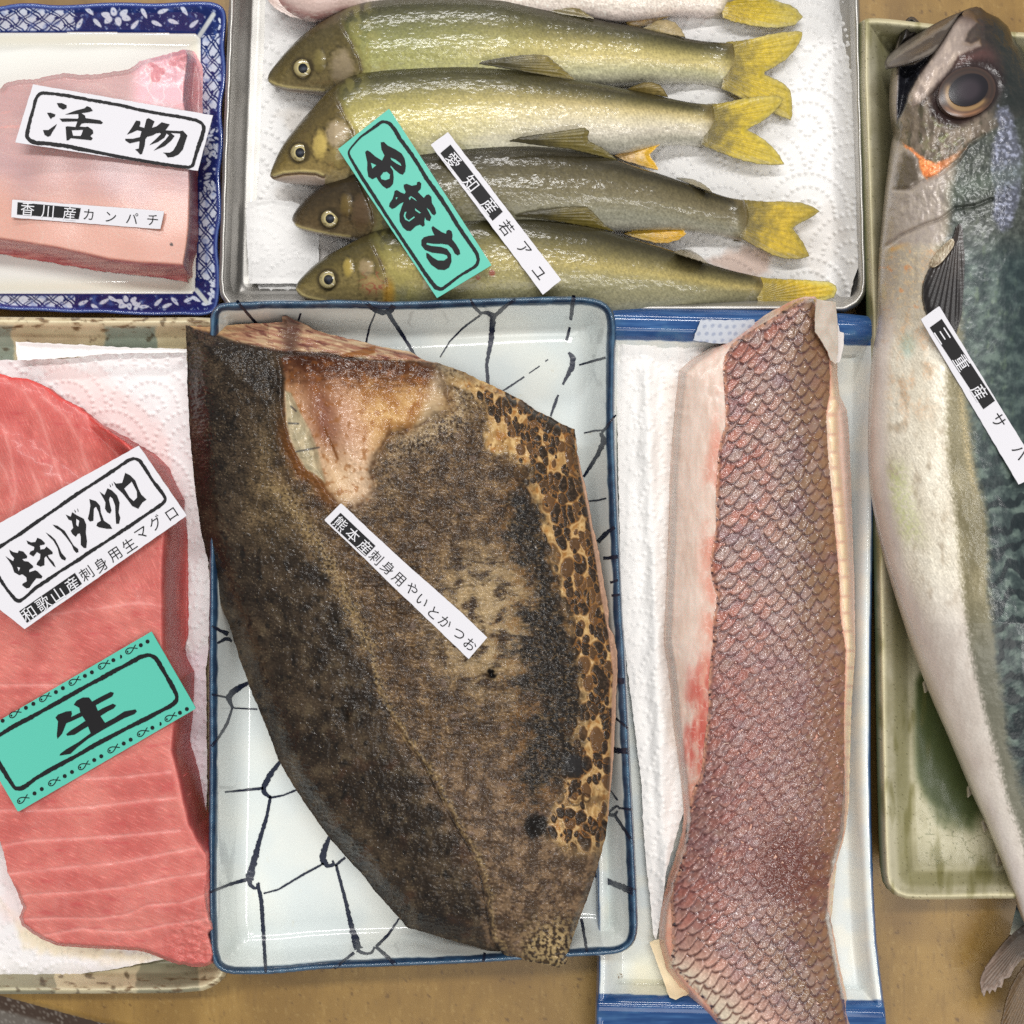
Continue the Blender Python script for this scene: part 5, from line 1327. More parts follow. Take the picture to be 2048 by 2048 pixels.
def tiles(x, y):
    """overlapping scales: each one lies over the row below it; gives distance to its free edge, to the edge lying over it, id, side"""
    j = np.floor(y)
    def one(jj):
        off = .5 * np.mod(jj, 2); i = np.floor(x - off)
        r1 = _hash(i, jj, 41) / 4294967296.0; r2 = _hash(i, jj, 42) / 4294967296.0
        dx = x - (i + .5 + off)
        dep = 1.0 + (.55 + .3 * (r2 - .5)) * (1 - np.clip(2 * np.abs(dx + .1 * (r1 - .5)), 0, 1) ** 2.2) + .10 * (r1 - .5)
        return dep - (y - jj), r1, dx
    e0, a0, d0 = one(j - 1); e1, a1, d1 = one(j)
    cov = e0 > 0
    return np.where(cov, e0, e1), np.where(cov, 9.0, -e0), np.where(cov, a0, a1), np.where(cov, d0, d1)
def scale_uv(u, v):
    l, r = brx(v, 0)
    s = np.clip((u - l) / np.maximum(r - l, 1), -.05, 1.05)
    s2 = (u - (1428 - .045 * (v - 700))) / 255.0
    # the lattice tightens from the belly side (left) to the back (right)
    k = .55
    X = 255.0 * ((np.exp(k * np.clip(s2, -.6, 1.6)) - 1) / k)
    wu = 6 * fbm(u / 34, v / 34, 3, 5); wv = 5.5 * fbm(u / 34, v / 34, 3, 6)
    low = sm(1550, 1900, v)
    x = (X + wu) / 37.0
    y = (v + wv + .55 * (u - 1450) - 9.0 * sm(.45, 1.0, s2)) / 20.5
    return x, y, s
def br_scale(u, v):
    x, y, s = scale_uv(u, v)
    return tiles(x, y), s
def sk_h(u, v, d):
    (ein, eup, idd, sx), s = br_scale(u, v)
    db = BRD(u, v)
    z = br_h0(u, v, db) + .25
    mush = sm(1240, 1400, v) * sm(1840, 1720, v)
    rise = 1 - np.clip(ein / 1.5, 0, 1)
    rel = 1.25 * rise * sm(0, .16, ein) - .35 * sm(.3, .5, np.abs(sx)) + .3 * (idd - .5) - .25 * sm(.25, 0, eup)
    amp = (1 - .25 * mush) * sm(0, 9, d) * (1 - .25 * s)
    slime = fbm(u / 13, (v + .4 * u) / 7, 4, 17)
    return z + amp * rel + .32 * fbm(u / 7, v / 5, 3, 7) * sm(0, 8, d) + (.25 + .75 * mush) * slime * sm(0, 8, d) + .5 * sm(6, 0, d) * fbm(u / 7, v / 7, 2, 27)
def sk_c(u, v, d):
    (ein, eup, idd, sx), s = br_scale(u, v)
    n = fbm(u / 70, v / 90, 4, 8); f = fbm(u / 6, v / 5, 3, 9); f2 = fbm(u / 3, v / 3, 2, 10); n2 = fbm(u / 30, v / 24, 4, 11)
    e = np.minimum(eup, .5) + .06 * f
    c = mix(full(u, (148, 116, 102)), (164, 130, 114), sm(.2, .8, idd))
    redd = sm(.42, .8, .55 * idd + .3 + .5 * fbm(u / 55, v / 40, 3, 19)) * sm(.72, .15, s)
    c = mix(c, (176, 102, 84), redd * .8)
    c = mix(c, (132, 102, 76), sm(.38, .85, s) * .85)
    c = mix(c, (170, 144, 138), sm(.35, .06, idd) * .6)
    c = c * (.92 + .10 * f)[:, None]
    # far edge of each scale paler, thin
    c = mix(c, (186, 150, 138), sm(.55, .12, ein + .12 * f) * sm(.0, .05, ein) * sm(.85, .5, s) * .42)
    pat = fbm(u / 60, v / 52, 3, 71)
    c = mix(c, (112, 82, 90), sm(.02, .5, pat) * .55)
    c = mix(c, (138, 72, 62), sm(.05, .5, -pat) * sm(.8, .3, s) * .45)
    w = .12 + .06 * n2
    line = np.maximum(sm(w + .14, w * .3, e), sm(.10, .02, ein + .03 * f) * .7)
    brk = sm(-.6, .1, n2 + .5 * f + .2)
    c = mix(c, (54, 32, 34), line * (.75 + .2 * sm(.4, .9, s)) * brk)
    c = mix(c, (96, 62, 62), sm(.5, .12, e) * .4)
    # lower half: darker and redder under the slime
    low = sm(1150, 1420, v) * sm(1950, 1750, v)
    c = mix(c, (138, 92, 88), low * .5 * sm(-.5, .3, n2 + .3))
    c = mix(c, (150, 132, 134), sm(.12, .5, fbm(u / 16, (v + .4 * u) / 7, 3, 35)) * (.25 + .35 * low))
    dk = sm(120, 20, np.hypot((u - 1590) * .8, v - 1740) + 50 * n)
    c = mix(c, (92, 46, 38), dk * .65)
    c = mix(c, (138, 98, 66), sm(.7, .95, s) * sm(-.2, .3, n2 + .1) * .55)
    # pallid blunt scales at the lower left
    pl = sm(-30, 130, (v - 1800) - (u - 1345) * .85 + 40 * n) * sm(1690, 1790, v)
    pc = mix(full(u, (190, 140, 124)), (206, 164, 148), sm(.3, .7, idd))
    pc = mix(pc, (222, 208, 184), sm(40, 150, (v - 1800) - (u - 1345) * .85 + 30 * n))
    pc = pc * (1 + .07 * f)[:, None]
    pc = mix(pc, (96, 62, 52), np.maximum(sm(.3, .06, e), sm(.09, .02, ein)) * .8)
    c = mix(c, pc, pl * .92)
    edge = sm(10, 1, d) * (s < .5)
    c = mix(c, (206, 150, 120), edge * .8 * sm(-.4, .1, fbm(u / 9, v / 12, 2, 29)))
    c = mix(c, (44, 28, 34), sm(13, 5, d) * (s < .5) * sm(.16, .4, fbm(u / 12, v / 9, 3, 30)) * .85)
    return c
def sk_r(u, v, d):
    return np.clip(1.05 + .7 * fbm(u / 16, v / 10, 3, 35) - .3 * sm(1250, 1500, v), .4, 1.7)
field('scaly_skin', skin, sk_h, sk_c, M_scale, step=1.5, parent=bream, skirt=((0, ('d', .8)),), reg='bream_skin', rough=sk_r)
mem = rag(Z('I', (1262, 100), (1310, 108), (1362, 116), (1372, 240), (1374, 380), (1362, 440), (1334, 420), (1318, 370), (1290, 322), (1254, 268), (1254, 180)), .6, 8, 2)
zm = rest_plane(mem, ['bream_skin', 'bream'], .1)
field('membrane', mem, lambda u, v, d: zm(u, v) + .2 * fbm(u / 15, v / 15, 2, 3), lambda u, v, d: mix((204, 190, 176), (216, 204, 192), sm(-.3, .3, fbm(u / 20, v / 30, 2, 4))), M_flesh, step=2, parent=bream, skirt=((0, ('d', .6)),))
tag(bream, 'long fillet with reddish brown scaly skin and pale flesh edges on the blue ended plate', 'fish fillet')

# ================================================================== mackerel
M_mack = mat('mackerel_skin', rough=.36, coat=.45, coat_rough=.2, spec=.35, metallic=.08, rough_var=.14, bumps=[('noise', 900, .08, .35), ('voro', (950, 640, 500), .14, .36)], noise_col=(1800, .08))
mk_left = [(1954, 13)] + Z('g', (960, 76), (880, 112), (760, 170), (640, 250), (520, 330), (400, 400), (300, 470), (250, 560), (222, 640), (204, 780), (198, 900), (202, 1050), (222, 1200), (240, 1280), (222, 1330), (206, 1450), (190, 1560), (174, 1700), (160, 1800)) + \
          Z('D', (612, 1120), (596, 1290), (586, 1400), (580, 1600), (575, 1800)) + Z('K', (272, 300), (256, 500), (249, 700), (250, 880), (262, 1050), (290, 1220), (330, 1400), (400, 1640), (490, 1920)) + \
          Z('L', (540, 200), (590, 320), (640, 430), (690, 550), (740, 670), (790, 790), (840, 890), (890, 1010), (935, 1120), (985, 1260), (1020, 1370), (1060, 1460), (1100, 1560))
mk_right = [(2110, 1910), (2140, 1800), (2185, 1600), (2235, 1350), (2270, 1100), (2285, 850), (2270, 600), (2225, 400), (2160, 260), (2100, 175), (2060, 125), (2040, 92)] + Z('g', (1420, 420), (1370, 330), (1330, 250), (1240, 170), (1130, 120), (1070, 72), (1010, 66))
mk_left = smooth_poly(mk_left, 1, False)
mk = mk_left + mk_right
def mk_uv(u, v):
    l = np.interp(v, [p[1] for p in mk_left], [p[0] for p in mk_left])
    r = np.interp(v, [p[1] for p in mk_right[::-1]], [p[0] for p in mk_right[::-1]])
    return l, np.maximum(r, l + 10)
EYE_C = Z('g', (938, 890))[0]
MAX = Z('g', (880, 112), (800, 240), (720, 370), (640, 490), (560, 610), (480, 720), (420, 830), (370, 920), (360, 980), (400, 1042), (480, 1000), (560, 920), (640, 860), (740, 760), (800, 640), (860, 540), (960, 500), (1080, 445), (1062, 380), (980, 420), (920, 400), (960, 300), (1040, 220), (1000, 130), (940, 100))
MOUTH = Z('g', (280, 640), (430, 620), (580, 530), (560, 620), (480, 720), (420, 830), (370, 920), (356, 990), (330, 1060), (280, 1150), (262, 1200), (258, 1000), (270, 860))
ORANGE = Z('g', (310, 1370), (380, 1410), (470, 1480), (560, 1540), (640, 1570), (740, 1520), (830, 1470), (900, 1430), (960, 1385), (930, 1450), (850, 1540), (760, 1610), (690, 1660), (620, 1710), (545, 1735), (500, 1690), (470, 1620), (460, 1540), (400, 1470), (340, 1430))
DARKP = Z('g', (330, 1470), (430, 1520), (470, 1640), (470, 1740), (380, 1820), (250, 1830), (240, 1720), (290, 1580))
SLIME_GLINT = Z('g', (1230, 1020), (1330, 1030), (1400, 1150), (1420, 1300), (1470, 1460), (1480, 1700), (1440, 1950), (1360, 2200), (1260, 2250), (1180, 2100), (1200, 1800), (1160, 1650), (1180, 1400), (1240, 1240), (1210, 1120))
def mk_h(u, v, d):
    l, r = mk_uv(u, v)
    w = r - l
    t = np.clip((u - l) / w, 0, 1)
    sec = np.sqrt(np.maximum(1 - (2 * t - 1) ** 2, 0))
    dome = np.sqrt(np.clip(1 - (1 - np.clip(d / (w * .5 + 4), 0, 1)) ** 2, 0, 1))
    th = np.minimum(w * PX * 1000 * .5, 44)
    z = 24 + th * .25 + th * .72 * np.minimum(sec, dome)
    z = z + 2 * sm(1500, 1900, v)
    hd = sm(480, 400, v)
    mx = sd(u, v, MAX); z = z + 1.8 * sm(-3, 10, mx) * sm(0, 8, d)
    mo = sd(u, v, MOUTH); z = z - 7 * sm(-3, 16, mo)
    e = np.hypot((u - EYE_C[0]) / 62, (v - EYE_C[1]) / 54)
    z = z - 2.2 * sm(1.35, .95, e) * hd
    sl = sd(u, v, SLIME_GLINT); z = z + sm(-6, 20, sl) * (1.0 + 1.3 * fbm(u / 12, v / 12, 3, 3))
    gl = seg_dist(u, v, Z('g', (240, 1830), (380, 1830), (480, 1770), (545, 1740), (690, 1668), (760, 1612), (850, 1545), (960, 1390), (1100, 1300)))[0]
    z = z - 1.2 * np.exp(-(gl / 4) ** 2)
    g2 = seg_dist(u, v, Z('D', (590, 1380), (700, 1300), (830, 1240), (920, 1210), (1000, 1150), (1100, 1140), (1200, 1100)))[0]
    z = z - 1.6 * np.exp(-(g2 / 4) ** 2)
    return z + .3 * fbm(u / 40, v / 60, 3, 4) * sm(0, 15, d) + .7 * hd * fbm(u / 16, v / 22, 3, 5) * sm(0, 15, d) * (e > 1.2)
def mk_c(u, v, d):
    l, r = mk_uv(u, v)
    s = u - l
    n = fbm(u / 60, v / 110, 4, 1); f = fbm(u / 10, v / 10, 5, 2, .65); fs = fbm(u / 3.0, v / 3.6, 2, 3)
    # place of the shimmering edge and of the dark back, from the belly line
    e1 = np.interp(v, [500, 700, 850, 1000, 1100, 1300, 1500, 1700, 1900], [110, 150, 155, 160, 152, 112, 80, 52, 30])
    e2 = np.interp(v, [500, 700, 850, 1000, 1100, 1300, 1500, 1700, 1900], [125, 172, 196, 214, 206, 158, 110, 75, 45])
    ss = s + 7 * f + 10 * n
    belly = mix((210, 198, 190), (224, 214, 206), sm(-.4, .4, n))
    silv = mix((212, 202, 182), (234, 226, 208), sm(-.4, .5, n + .3 * fs))
    da = u * .5 + v * .86; db = u * .86 - v * .5
    silv = mix(silv, (150, 132, 108), sm(.1, .6, fbm(u / 26, v / 44, 3, 6)) * .45)
    silv = silv * (1 + .16 * fbm(da / 16, db / 3.2, 3, 93) + .10 * fs)[:, None]
    org = sm(60, 0, np.abs(s - 75) - 18) * sm(.0, .4, fbm(u / 26, v / 50, 3, 7) + .12)
    silv = mix(silv, (214, 152, 104), org * sm(620, 520, np.abs(v - 690) + 300) * 0 + org * sm(900, 780, v) * .4 * sm(-.5, .4, fs + f))
    grn = sm(46, 0, np.abs(s - 54 - (v - 1000) * .12)) * sm(900, 950, v) * sm(1110, 1050, v)
    silv = mix(silv, (192, 200, 130), grn * sm(-.4, .5, f + fs * .5 + .1) * .6)
    silv = mix(silv, (120, 170, 160), sm(22, 5, np.hypot((u - 1815), (v - 690) * .6)) * .35)
    c = mix(belly, silv, sm(22, 46, ss) * sm(1290, 1120, v) + sm(22, 46, ss) * .25 * sm(1120, 1290, v))
    ol = mix((112, 104, 76), (150, 140, 110), sm(-.4, .5, n + .5 * fs))
    ol = mix(ol, (112, 112, 100), sm(1150, 1350, v) * .8)
    c = mix(c, ol, sm(e1 - 8, e1 + 10, s + 9 * f + 8 * fbm(u / 3, v / 7, 3, 21) + 5 * n))
    # dark green back with wavy bars
    wv = np.sin((v + 30 * fbm(u / 40, v / 60, 2, 12) + .35 * s) / 7.2 + 2.6 * fbm(u / 30, v / 44, 3, 11))
    back = mix((46, 58, 58), (98, 112, 104), sm(-.3, .5, fbm(u / 26, v / 22, 4, 10)))
    back = mix(back, (20, 29, 33), sm(.0, .55, wv + .5 * n + .25 * f) * sm(800, 1050, v) * .85)
    back = mix(back, (108, 124, 96), sm(.1, .5, fbm(u / 14, v / 34, 5, 13, .62)) * sm(1000, 760, v) * .5)
    back = mix(back, (112, 130, 120), sm(.3, .6, fs * .6 + .5 * f) * sm(1000, 700, v) * .35)
    back = mix(back, (20, 34, 40), sm(60, 140, s - e2) * .4)
    c = mix(c, back, sm(e2 - 6, e2 + 18, s + 9 * f + 14 * n))
    c = mix(c, (176, 158, 116), np.exp(-((s - e2 + 6) / 7) ** 2) * sm(760, 800, v) * sm(1010, 930, v) * sm(-.4, .2, fs) * .8)
    c = mix(c, mix(full(u, (58, 58, 52)), (104, 104, 94), sm(-.3, .5, f)), sm(540, 440, v) * sm(1880, 1930, u) * .7)
    # shoulder behind the gill cover
    sh = sm(720, 560, v) * sm(150, 60, s)
    c = mix(c, mix(full(u, (150, 138, 122)), (190, 164, 124), sm(-.1, .4, f + fs * .5)), sh * .6)
    c = mix(c, (214, 146, 96), sh * sm(.25, .5, fbm(u / 16, v / 16, 3, 14)) * .7)
    c = mix(c, (222, 172, 104), np.exp(-(seg_dist(u, v, Z('D', (650, 1300), (700, 1280), (760, 1265)))[0] / 6) ** 2) * .8 + np.exp(-(seg_dist(u, v, Z('D', (650, 1380), (700, 1355), (740, 1340)))[0] / 5) ** 2) * .7)
    # head
    hd = sm(505, 470, v - .30 * (u - 1760) * -1 * 0 + 0 * u + np.maximum(u - 1850, 0) * .45)
    c = mix(c, mix(full(u, (164, 152, 144)), (176, 164, 152), sm(-.3, .3, f)), sm(500, 480, v) * sm(150, 110, s) * .95)
    H1 = mix((104, 92, 80), (134, 120, 104), sm(-.4, .4, fbm(u / 14, v / 30, 4, 15)))
    H1 = mix(H1, (70, 66, 50), sm(.1, .45, fbm(u / 12, v / 26, 3, 16)) * .7)
    H1 = mix(H1, (126, 128, 84), sm(.1, .4, fbm(u / 20, v / 16, 2, 36)) * sm(60, 10, np.hypot(u - 1885, (v - 270) * .7)) * .7)
    lower = sm(6, -8, v - np.interp(u, [p[0] for p in Z('g', (200, 1330), (310, 1390), (430, 1480), (545, 1720), (690, 1650), (830, 1510), (960, 1390), (1200, 1250), (1500, 1100))], [p[1] for p in Z('g', (200, 1330), (310, 1390), (430, 1480), (545, 1720), (690, 1650), (830, 1510), (960, 1390), (1200, 1250), (1500, 1100))]))
    c = mix(c, H1, lower)
    dk = sm(0, 90, (u - 1880) * .75 - (v - 60) * .10 - 4 + 22 * f)
    c = mix(c, mix(full(u, (24, 19, 19)), (50, 33, 31), sm(-.2, .4, f + n)), dk * sm(230, 165, v - .25 * (u - 1940)) * lower)
    c = mix(c, (34, 40, 38), sm(1965, 2010, u + 10 * f) * sm(300, 200, v) * .9)
    c = mix(c, (88, 56, 54), sm(60, 24, np.hypot((u - 1945) * .8, (v - 122) * 1.2)) * .75)
    mo = sd(u, v, MOUTH)
    lip = sm(36, 10, u - l) * sm(130, 150, v) * sm(260, 230, v)
    c = mix(c, (172, 158, 148), lip * .9)
    c = mix(c, mix(full(u, (30, 30, 36)), (72, 76, 86), sm(.1, .5, f)), sm(-3, 3, mo))
    mx = sd(u, v, MAX) + 2 * f
    c = mix(c, mix(mix(full(u, (164, 148, 138)), (190, 172, 158), sm(-.2, .4, fbm(u / 12, v / 26, 3, 17))), (92, 76, 70), sm(60, 26, v) * .8 + sm(1910, 1950, u) * .4), sm(-2, 3, mx))
    c = mix(c, (58, 46, 42), np.exp(-((mx + 3) / 4) ** 2) * .6 * (u > 1840))
    q = np.hypot((u - EYE_C[0]) * .98 + (v - EYE_C[1]) * .2, ((v - EYE_C[1]) - (u - EYE_C[0]) * -.22) * 1.12) / 56
    c = mix(c, (40, 28, 28), sm(1.42, 1.05, q + .1 * f) * .9)
    og = sd(u, v, ORANGE) + 5 * f
    c = mix(c, mix(full(u, (206, 124, 76)), (242, 160, 104), sm(-.1, .4, fs + f)), sm(-2, 6, og) * sm(1925, 1850, u) * .95 + sm(-2, 6, og) * .35)
    dp = sd(u, v, DARKP) + 6 * f
    c = mix(c, (84, 74, 62), sm(-8, 8, dp) * .85)
    sl = sd(u, v, SLIME_GLINT) + 9 * f
    c = mix(c, mix(full(u, (92, 94, 108)), (172, 176, 200), sm(-.1, .45, fbm(u / 9, v / 9, 3, 18))), sm(-5, 8, sl) * .85)  # lumpy slime, with its silvery highlight painted into the colour
    gr = sm(40, 0, np.abs((v - 370) - (1950 - u) * .3)) * sm(1870, 1930, u)
    c = mix(c, (92, 104, 92), gr * .5)
    return c
mack = empty('mackerel', 1960, 900, 14)
field('body', mk, mk_h, mk_c, M_mack, step=1.7, parent=mack, skirt=((.5, ('d', 3)), (4, ('d', 10)), (12, 15)), weld=True, reg='mackerel')
tag(mack, 'big mackerel with a wavy dark green back and gaping mouth on the olive stoneware dish', 'fish')
# eye
M_dull = mat('clouded_eye', rough=.32, coat=.25, coat_rough=.25)
def ell(cx, cy, a, b, ang, n=28):
    return [(cx + a * math.cos(t) * math.cos(ang) - b * math.sin(t) * math.sin(ang), cy + a * math.cos(t) * math.sin(ang) + b * math.sin(t) * math.cos(ang)) for t in [2 * math.pi * k / n for k in range(n)]]
ez = float(np.nanmean(sample(['mackerel'], np.array([EYE_C[0] + k for k in (-40, 0, 40)]), np.array([EYE_C[1]] * 3))))
ea = math.radians(-24)
def eq(u, v, a, b, cx=EYE_C[0], cy=EYE_C[1]):
    x = (u - cx) * math.cos(ea) + (v - cy) * math.sin(ea); y = -(u - cx) * math.sin(ea) + (v - cy) * math.cos(ea)
    return np.hypot(x / a, y / b)
PC = Z('g', (952, 868))[0]
zpl = rest_plane(ell(EYE_C[0], EYE_C[1], 56, 48, ea), ['mackerel'], -1.2, .5)
eye = field('eye', ell(EYE_C[0], EYE_C[1], 59, 49, ea), lambda u, v, d: zpl(u, v) + .8 + 3.2 * np.sqrt(np.clip(1 - eq(u, v, 66, 55) ** 2, 0, 1)),
      lambda u, v, d: mix(mix(mix(full(u, (54, 43, 39)), (138, 98, 70), sm(-2, 34, v - EYE_C[1] - 12 + 10 * fbm(u / 20, v / 20, 2, 3))), (138, 110, 74), sm(.26, .03, np.abs(eq(u, v, 40, 33, *PC) - 1.12)) * sm(-8, 8, v - EYE_C[1] + .4 * (EYE_C[0] - u))), (70, 50, 42), sm(.86, 1.0, eq(u, v, 59, 49)) * .8 + sm(.07, .02, np.abs(eq(u, v, 59, 49) - .8)) * .5),
      M_dull, step=1.3, parent=mack, skirt=((0, ('d', 2)),), reg='mackerel_eye')
field('pupil', ell(PC[0], PC[1], 41, 31, ea), lambda u, v, d: zpl(u, v) + 1.05 + 3.2 * np.sqrt(np.clip(1 - eq(u, v, 66, 55) ** 2, 0, 1)),
      lambda u, v, d: mix(full(u, (24, 20, 26)), (52, 44, 50), sm(.95, .4, eq(u, v, 37, 31, *PC)) * .9), M_dull, step=1.3, parent=eye, skirt=((0, ('d', .3)),), reg='mackerel_pupil')
# jaws
jw = smooth_poly(Z('g', (985, 78), (900, 104), (760, 160), (640, 220), (540, 280), (430, 344), (330, 410), (240, 476), (180, 530), (150, 575), (146, 620), (166, 655), (230, 650), (300, 632), (400, 602), (500, 565), (600, 525), (650, 470), (720, 360), (800, 236), (880, 112)), 1)
zj = rest_plane(jw, ['mackerel'], 1.0, .8)
field('upper_jaw', jw, lambda u, v, d: zj(u, v) + 1.6 * sm(0, 16, d) + .35 * np.sin(((u - 1760) * .5 + (v - 120) * .86) / 4.5) * sm(2, 10, d),
      lambda u, v, d: mix(mix(mix(full(u, (74, 64, 56)), (112, 102, 92), sm(.1, .8, np.sin(((u - 1760) * .5 + (v - 120) * .86) / 4.5 + fbm(u / 20, v / 20, 2, 3)))), (130, 124, 118), sm(1850, 1770, u) * .6), (40, 34, 32), sm(4, 1, d) * .7), M_mack, step=1.4, parent=mack, skirt=((.2, ('d', 1.5)), (.8, ('d', 3))), weld=True, reg='jaw')
lj = smooth_poly(Z('g', (240, 520), (262, 450), (290, 350), (318, 250), (345, 190), (385, 160), (425, 162), (470, 205), (500, 245), (528, 280), (480, 300), (430, 340), (350, 410), (300, 460)), 1)
field('lower_jaw', lj, lambda u, v, d: 25 + 3 * sm(0, 9, d) - 3.2 * sm(1812, 1826, u) * sm(4, 10, d), lambda u, v, d: mix(mix(full(u, (66, 60, 56)), (150, 138, 124), sm(.4, .0, (u - 1790) / 30.) * .9), (20, 18, 18), sm(4, 9, d) * sm(1808, 1826, u) * .9 + sm(7, 3, np.abs(u - 1806 - (70 - v) * .2)) * .7), M_mack, step=1.3, parent=mack, skirt=((.3, ('d', 4)), (2, 14)), weld=True, reg='lower_jaw')
# pectoral fin lying on the flank
pf = Z('D', (1026, 1232), (1042, 1262), (1046, 1330), (1054, 1420), (1050, 1550), (1044, 1650), (1036, 1740), (1000, 1860), (940, 1800), (860, 1760), (834, 1700), (822, 1630), (828, 1560), (858, 1480), (910, 1446), (960, 1380), (990, 1310), (1008, 1250))
zpf = rest_plane(pf, ['mackerel'], .6, .95)
fin('pectoral_fin', pf, Z('D', (1020, 1190))[0], (58, 50, 46), (34, 30, 30), zpf, mack, 26, edge=(28, 26, 26), reach=200, seed=61, dark=.25, thick=1.4)
sp = smooth_poly(Z('D', (985, 1310), (1000, 1345), (965, 1400), (920, 1455), (880, 1480), (860, 1460), (895, 1395), (950, 1340)), 1)
field('fin_base', sp, lambda u, v, d: zpf(u, v) + 1.0 + .8 * sm(0, 8, d), lambda u, v, d: mix((150, 132, 108), (192, 180, 156), sm(-.2, .3, fbm(u / 3, v / 9, 3, 5))), M_mack, step=1.3, parent=mack, skirt=((0, ('d', 1.6)),), reg='fin_base')
# tail
tf1 = Z('L', (1120, 1380), (1033, 1424), (990, 1452), (950, 1488), (910, 1536), (868, 1592), (835, 1640), (812, 1690), (806, 1720), (816, 1770), (828, 1792), (842, 1750), (856, 1778), (868, 1752), (884, 1768), (898, 1738), (918, 1746), (930, 1700), (960, 1690), (985, 1640), (1020, 1600), (1120, 1540))
fin('tail_fin', tf1, (2085, 1830), (60, 48, 36), (84, 66, 52), lambda u, v: 12 + .05 * (u - 1960), mack, 40, edge=(70, 56, 46), reach=150, seed=62, dark=.6, tip=(150, 130, 118))
tf2 = Z('L', (1140, 1560), (1036, 1630), (1000, 1680), (968, 1740), (945, 1800), (930, 1860), (915, 1940), (905, 2030), (1200, 2030), (1200, 1600))
fin('tail_fin', tf2, (2110, 1850), (84, 66, 46), (96, 74, 48), lambda u, v: 15 + .03 * (u - 2000), mack, 60, edge=(60, 46, 34), reach=220, seed=63, dark=.6)
for k, (a, b) in enumerate((((510, 160), (530, 210)), ((740, 700), (752, 750)), ((812, 880), (836, 930)), ((886, 1050), (904, 1106)), ((966, 1210), (990, 1280)))):
    a = Z('L', a)[0]; b = Z('L', b)[0]
    fl = [(a[0] + 5, a[1]), (a[0] + 1, a[1] + 5), (b[0] - 3, b[1] + 5), (b[0] + 1, b[1] + 1), (b[0] + 6, b[1] - 4)]
    field('finlet', fl, lambda u, v, d: 22 - 6 * sm(1400, 1900, v) + .5 * sm(0, 3, d), lambda u, v, d: mix(full(u, (132, 122, 106)), (176, 164, 146), sm(2, .5, d)), M_fin, step=1.0, parent=mack, skirt=((0, ('d', 1)),), reg='finlet' + str(k))
# ================================================================== printed labels
M_card = mat('laminated_white_card', rough=.5, spec=.25, color=(208, 206, 211), bumps=[('noise', 120, .08, .3)])
M_teal = mat('laminated_turquoise_card', rough=.42, spec=.35, color=(84, 180, 160), bumps=[('noise', 90, .2, .3)])
M_ink = mat('black_print', rough=.55, spec=.2, color=(24, 23, 25))
M_white = mat('white_print', rough=.5, spec=.25, color=(214, 213, 217))

def label(corners, under, m, text, cat='label', lift=.35, q=1.0, rg=.5, curl=1.3, seed=0, default=30, group=None):
    """corners: reading order TL TR BR BL"""
    zf0 = rest_plane(corners, under, lift, q, default)
    a = np.asarray(corners[0]); b = np.asarray(corners[1 if len(corners) == 4 else 5]); mid = np.mean(np.asarray(corners), 0)
    ax = (b - a) / np.hypot(*(b - a)); hl = np.abs((np.asarray(corners) - mid) @ ax).max()
    zf = lambda u, v: zf0(u, v) + curl * (np.abs((np.asarray(u) - mid[0]) * ax[0] + (np.asarray(v) - mid[1]) * ax[1]) / hl) ** 3
    root = empty('paper_label', corners[0][0], corners[0][1], 20)
    tag(root, text, cat, group)
    field('card', rag(corners, rg, 16, seed), lambda u, v, d: zf(u, v) + 0 * u, lambda u, v, d: full(u, (230, 230, 230)), m, step=4, parent=root, skirt=((0, ('d', .35)),), reg='card%d' % seed)
    return root, zf

def bar(a, b, c, d_, n=14):
    """a printed bar cut into short lengths so that it follows the card"""
    L = lambda p, q, t: (p[0] + (q[0] - p[0]) * t, p[1] + (q[1] - p[1]) * t)
    pts = []; tri = []
    for i in range(n + 1):
        pts += [L(a, b, i / n), L(d_, c, i / n)]
    for i in range(n):
        tri += [(2 * i, 2 * i + 1, 2 * i + 3), (2 * i, 2 * i + 3, 2 * i + 2)]
    return ('tri', pts, tri)

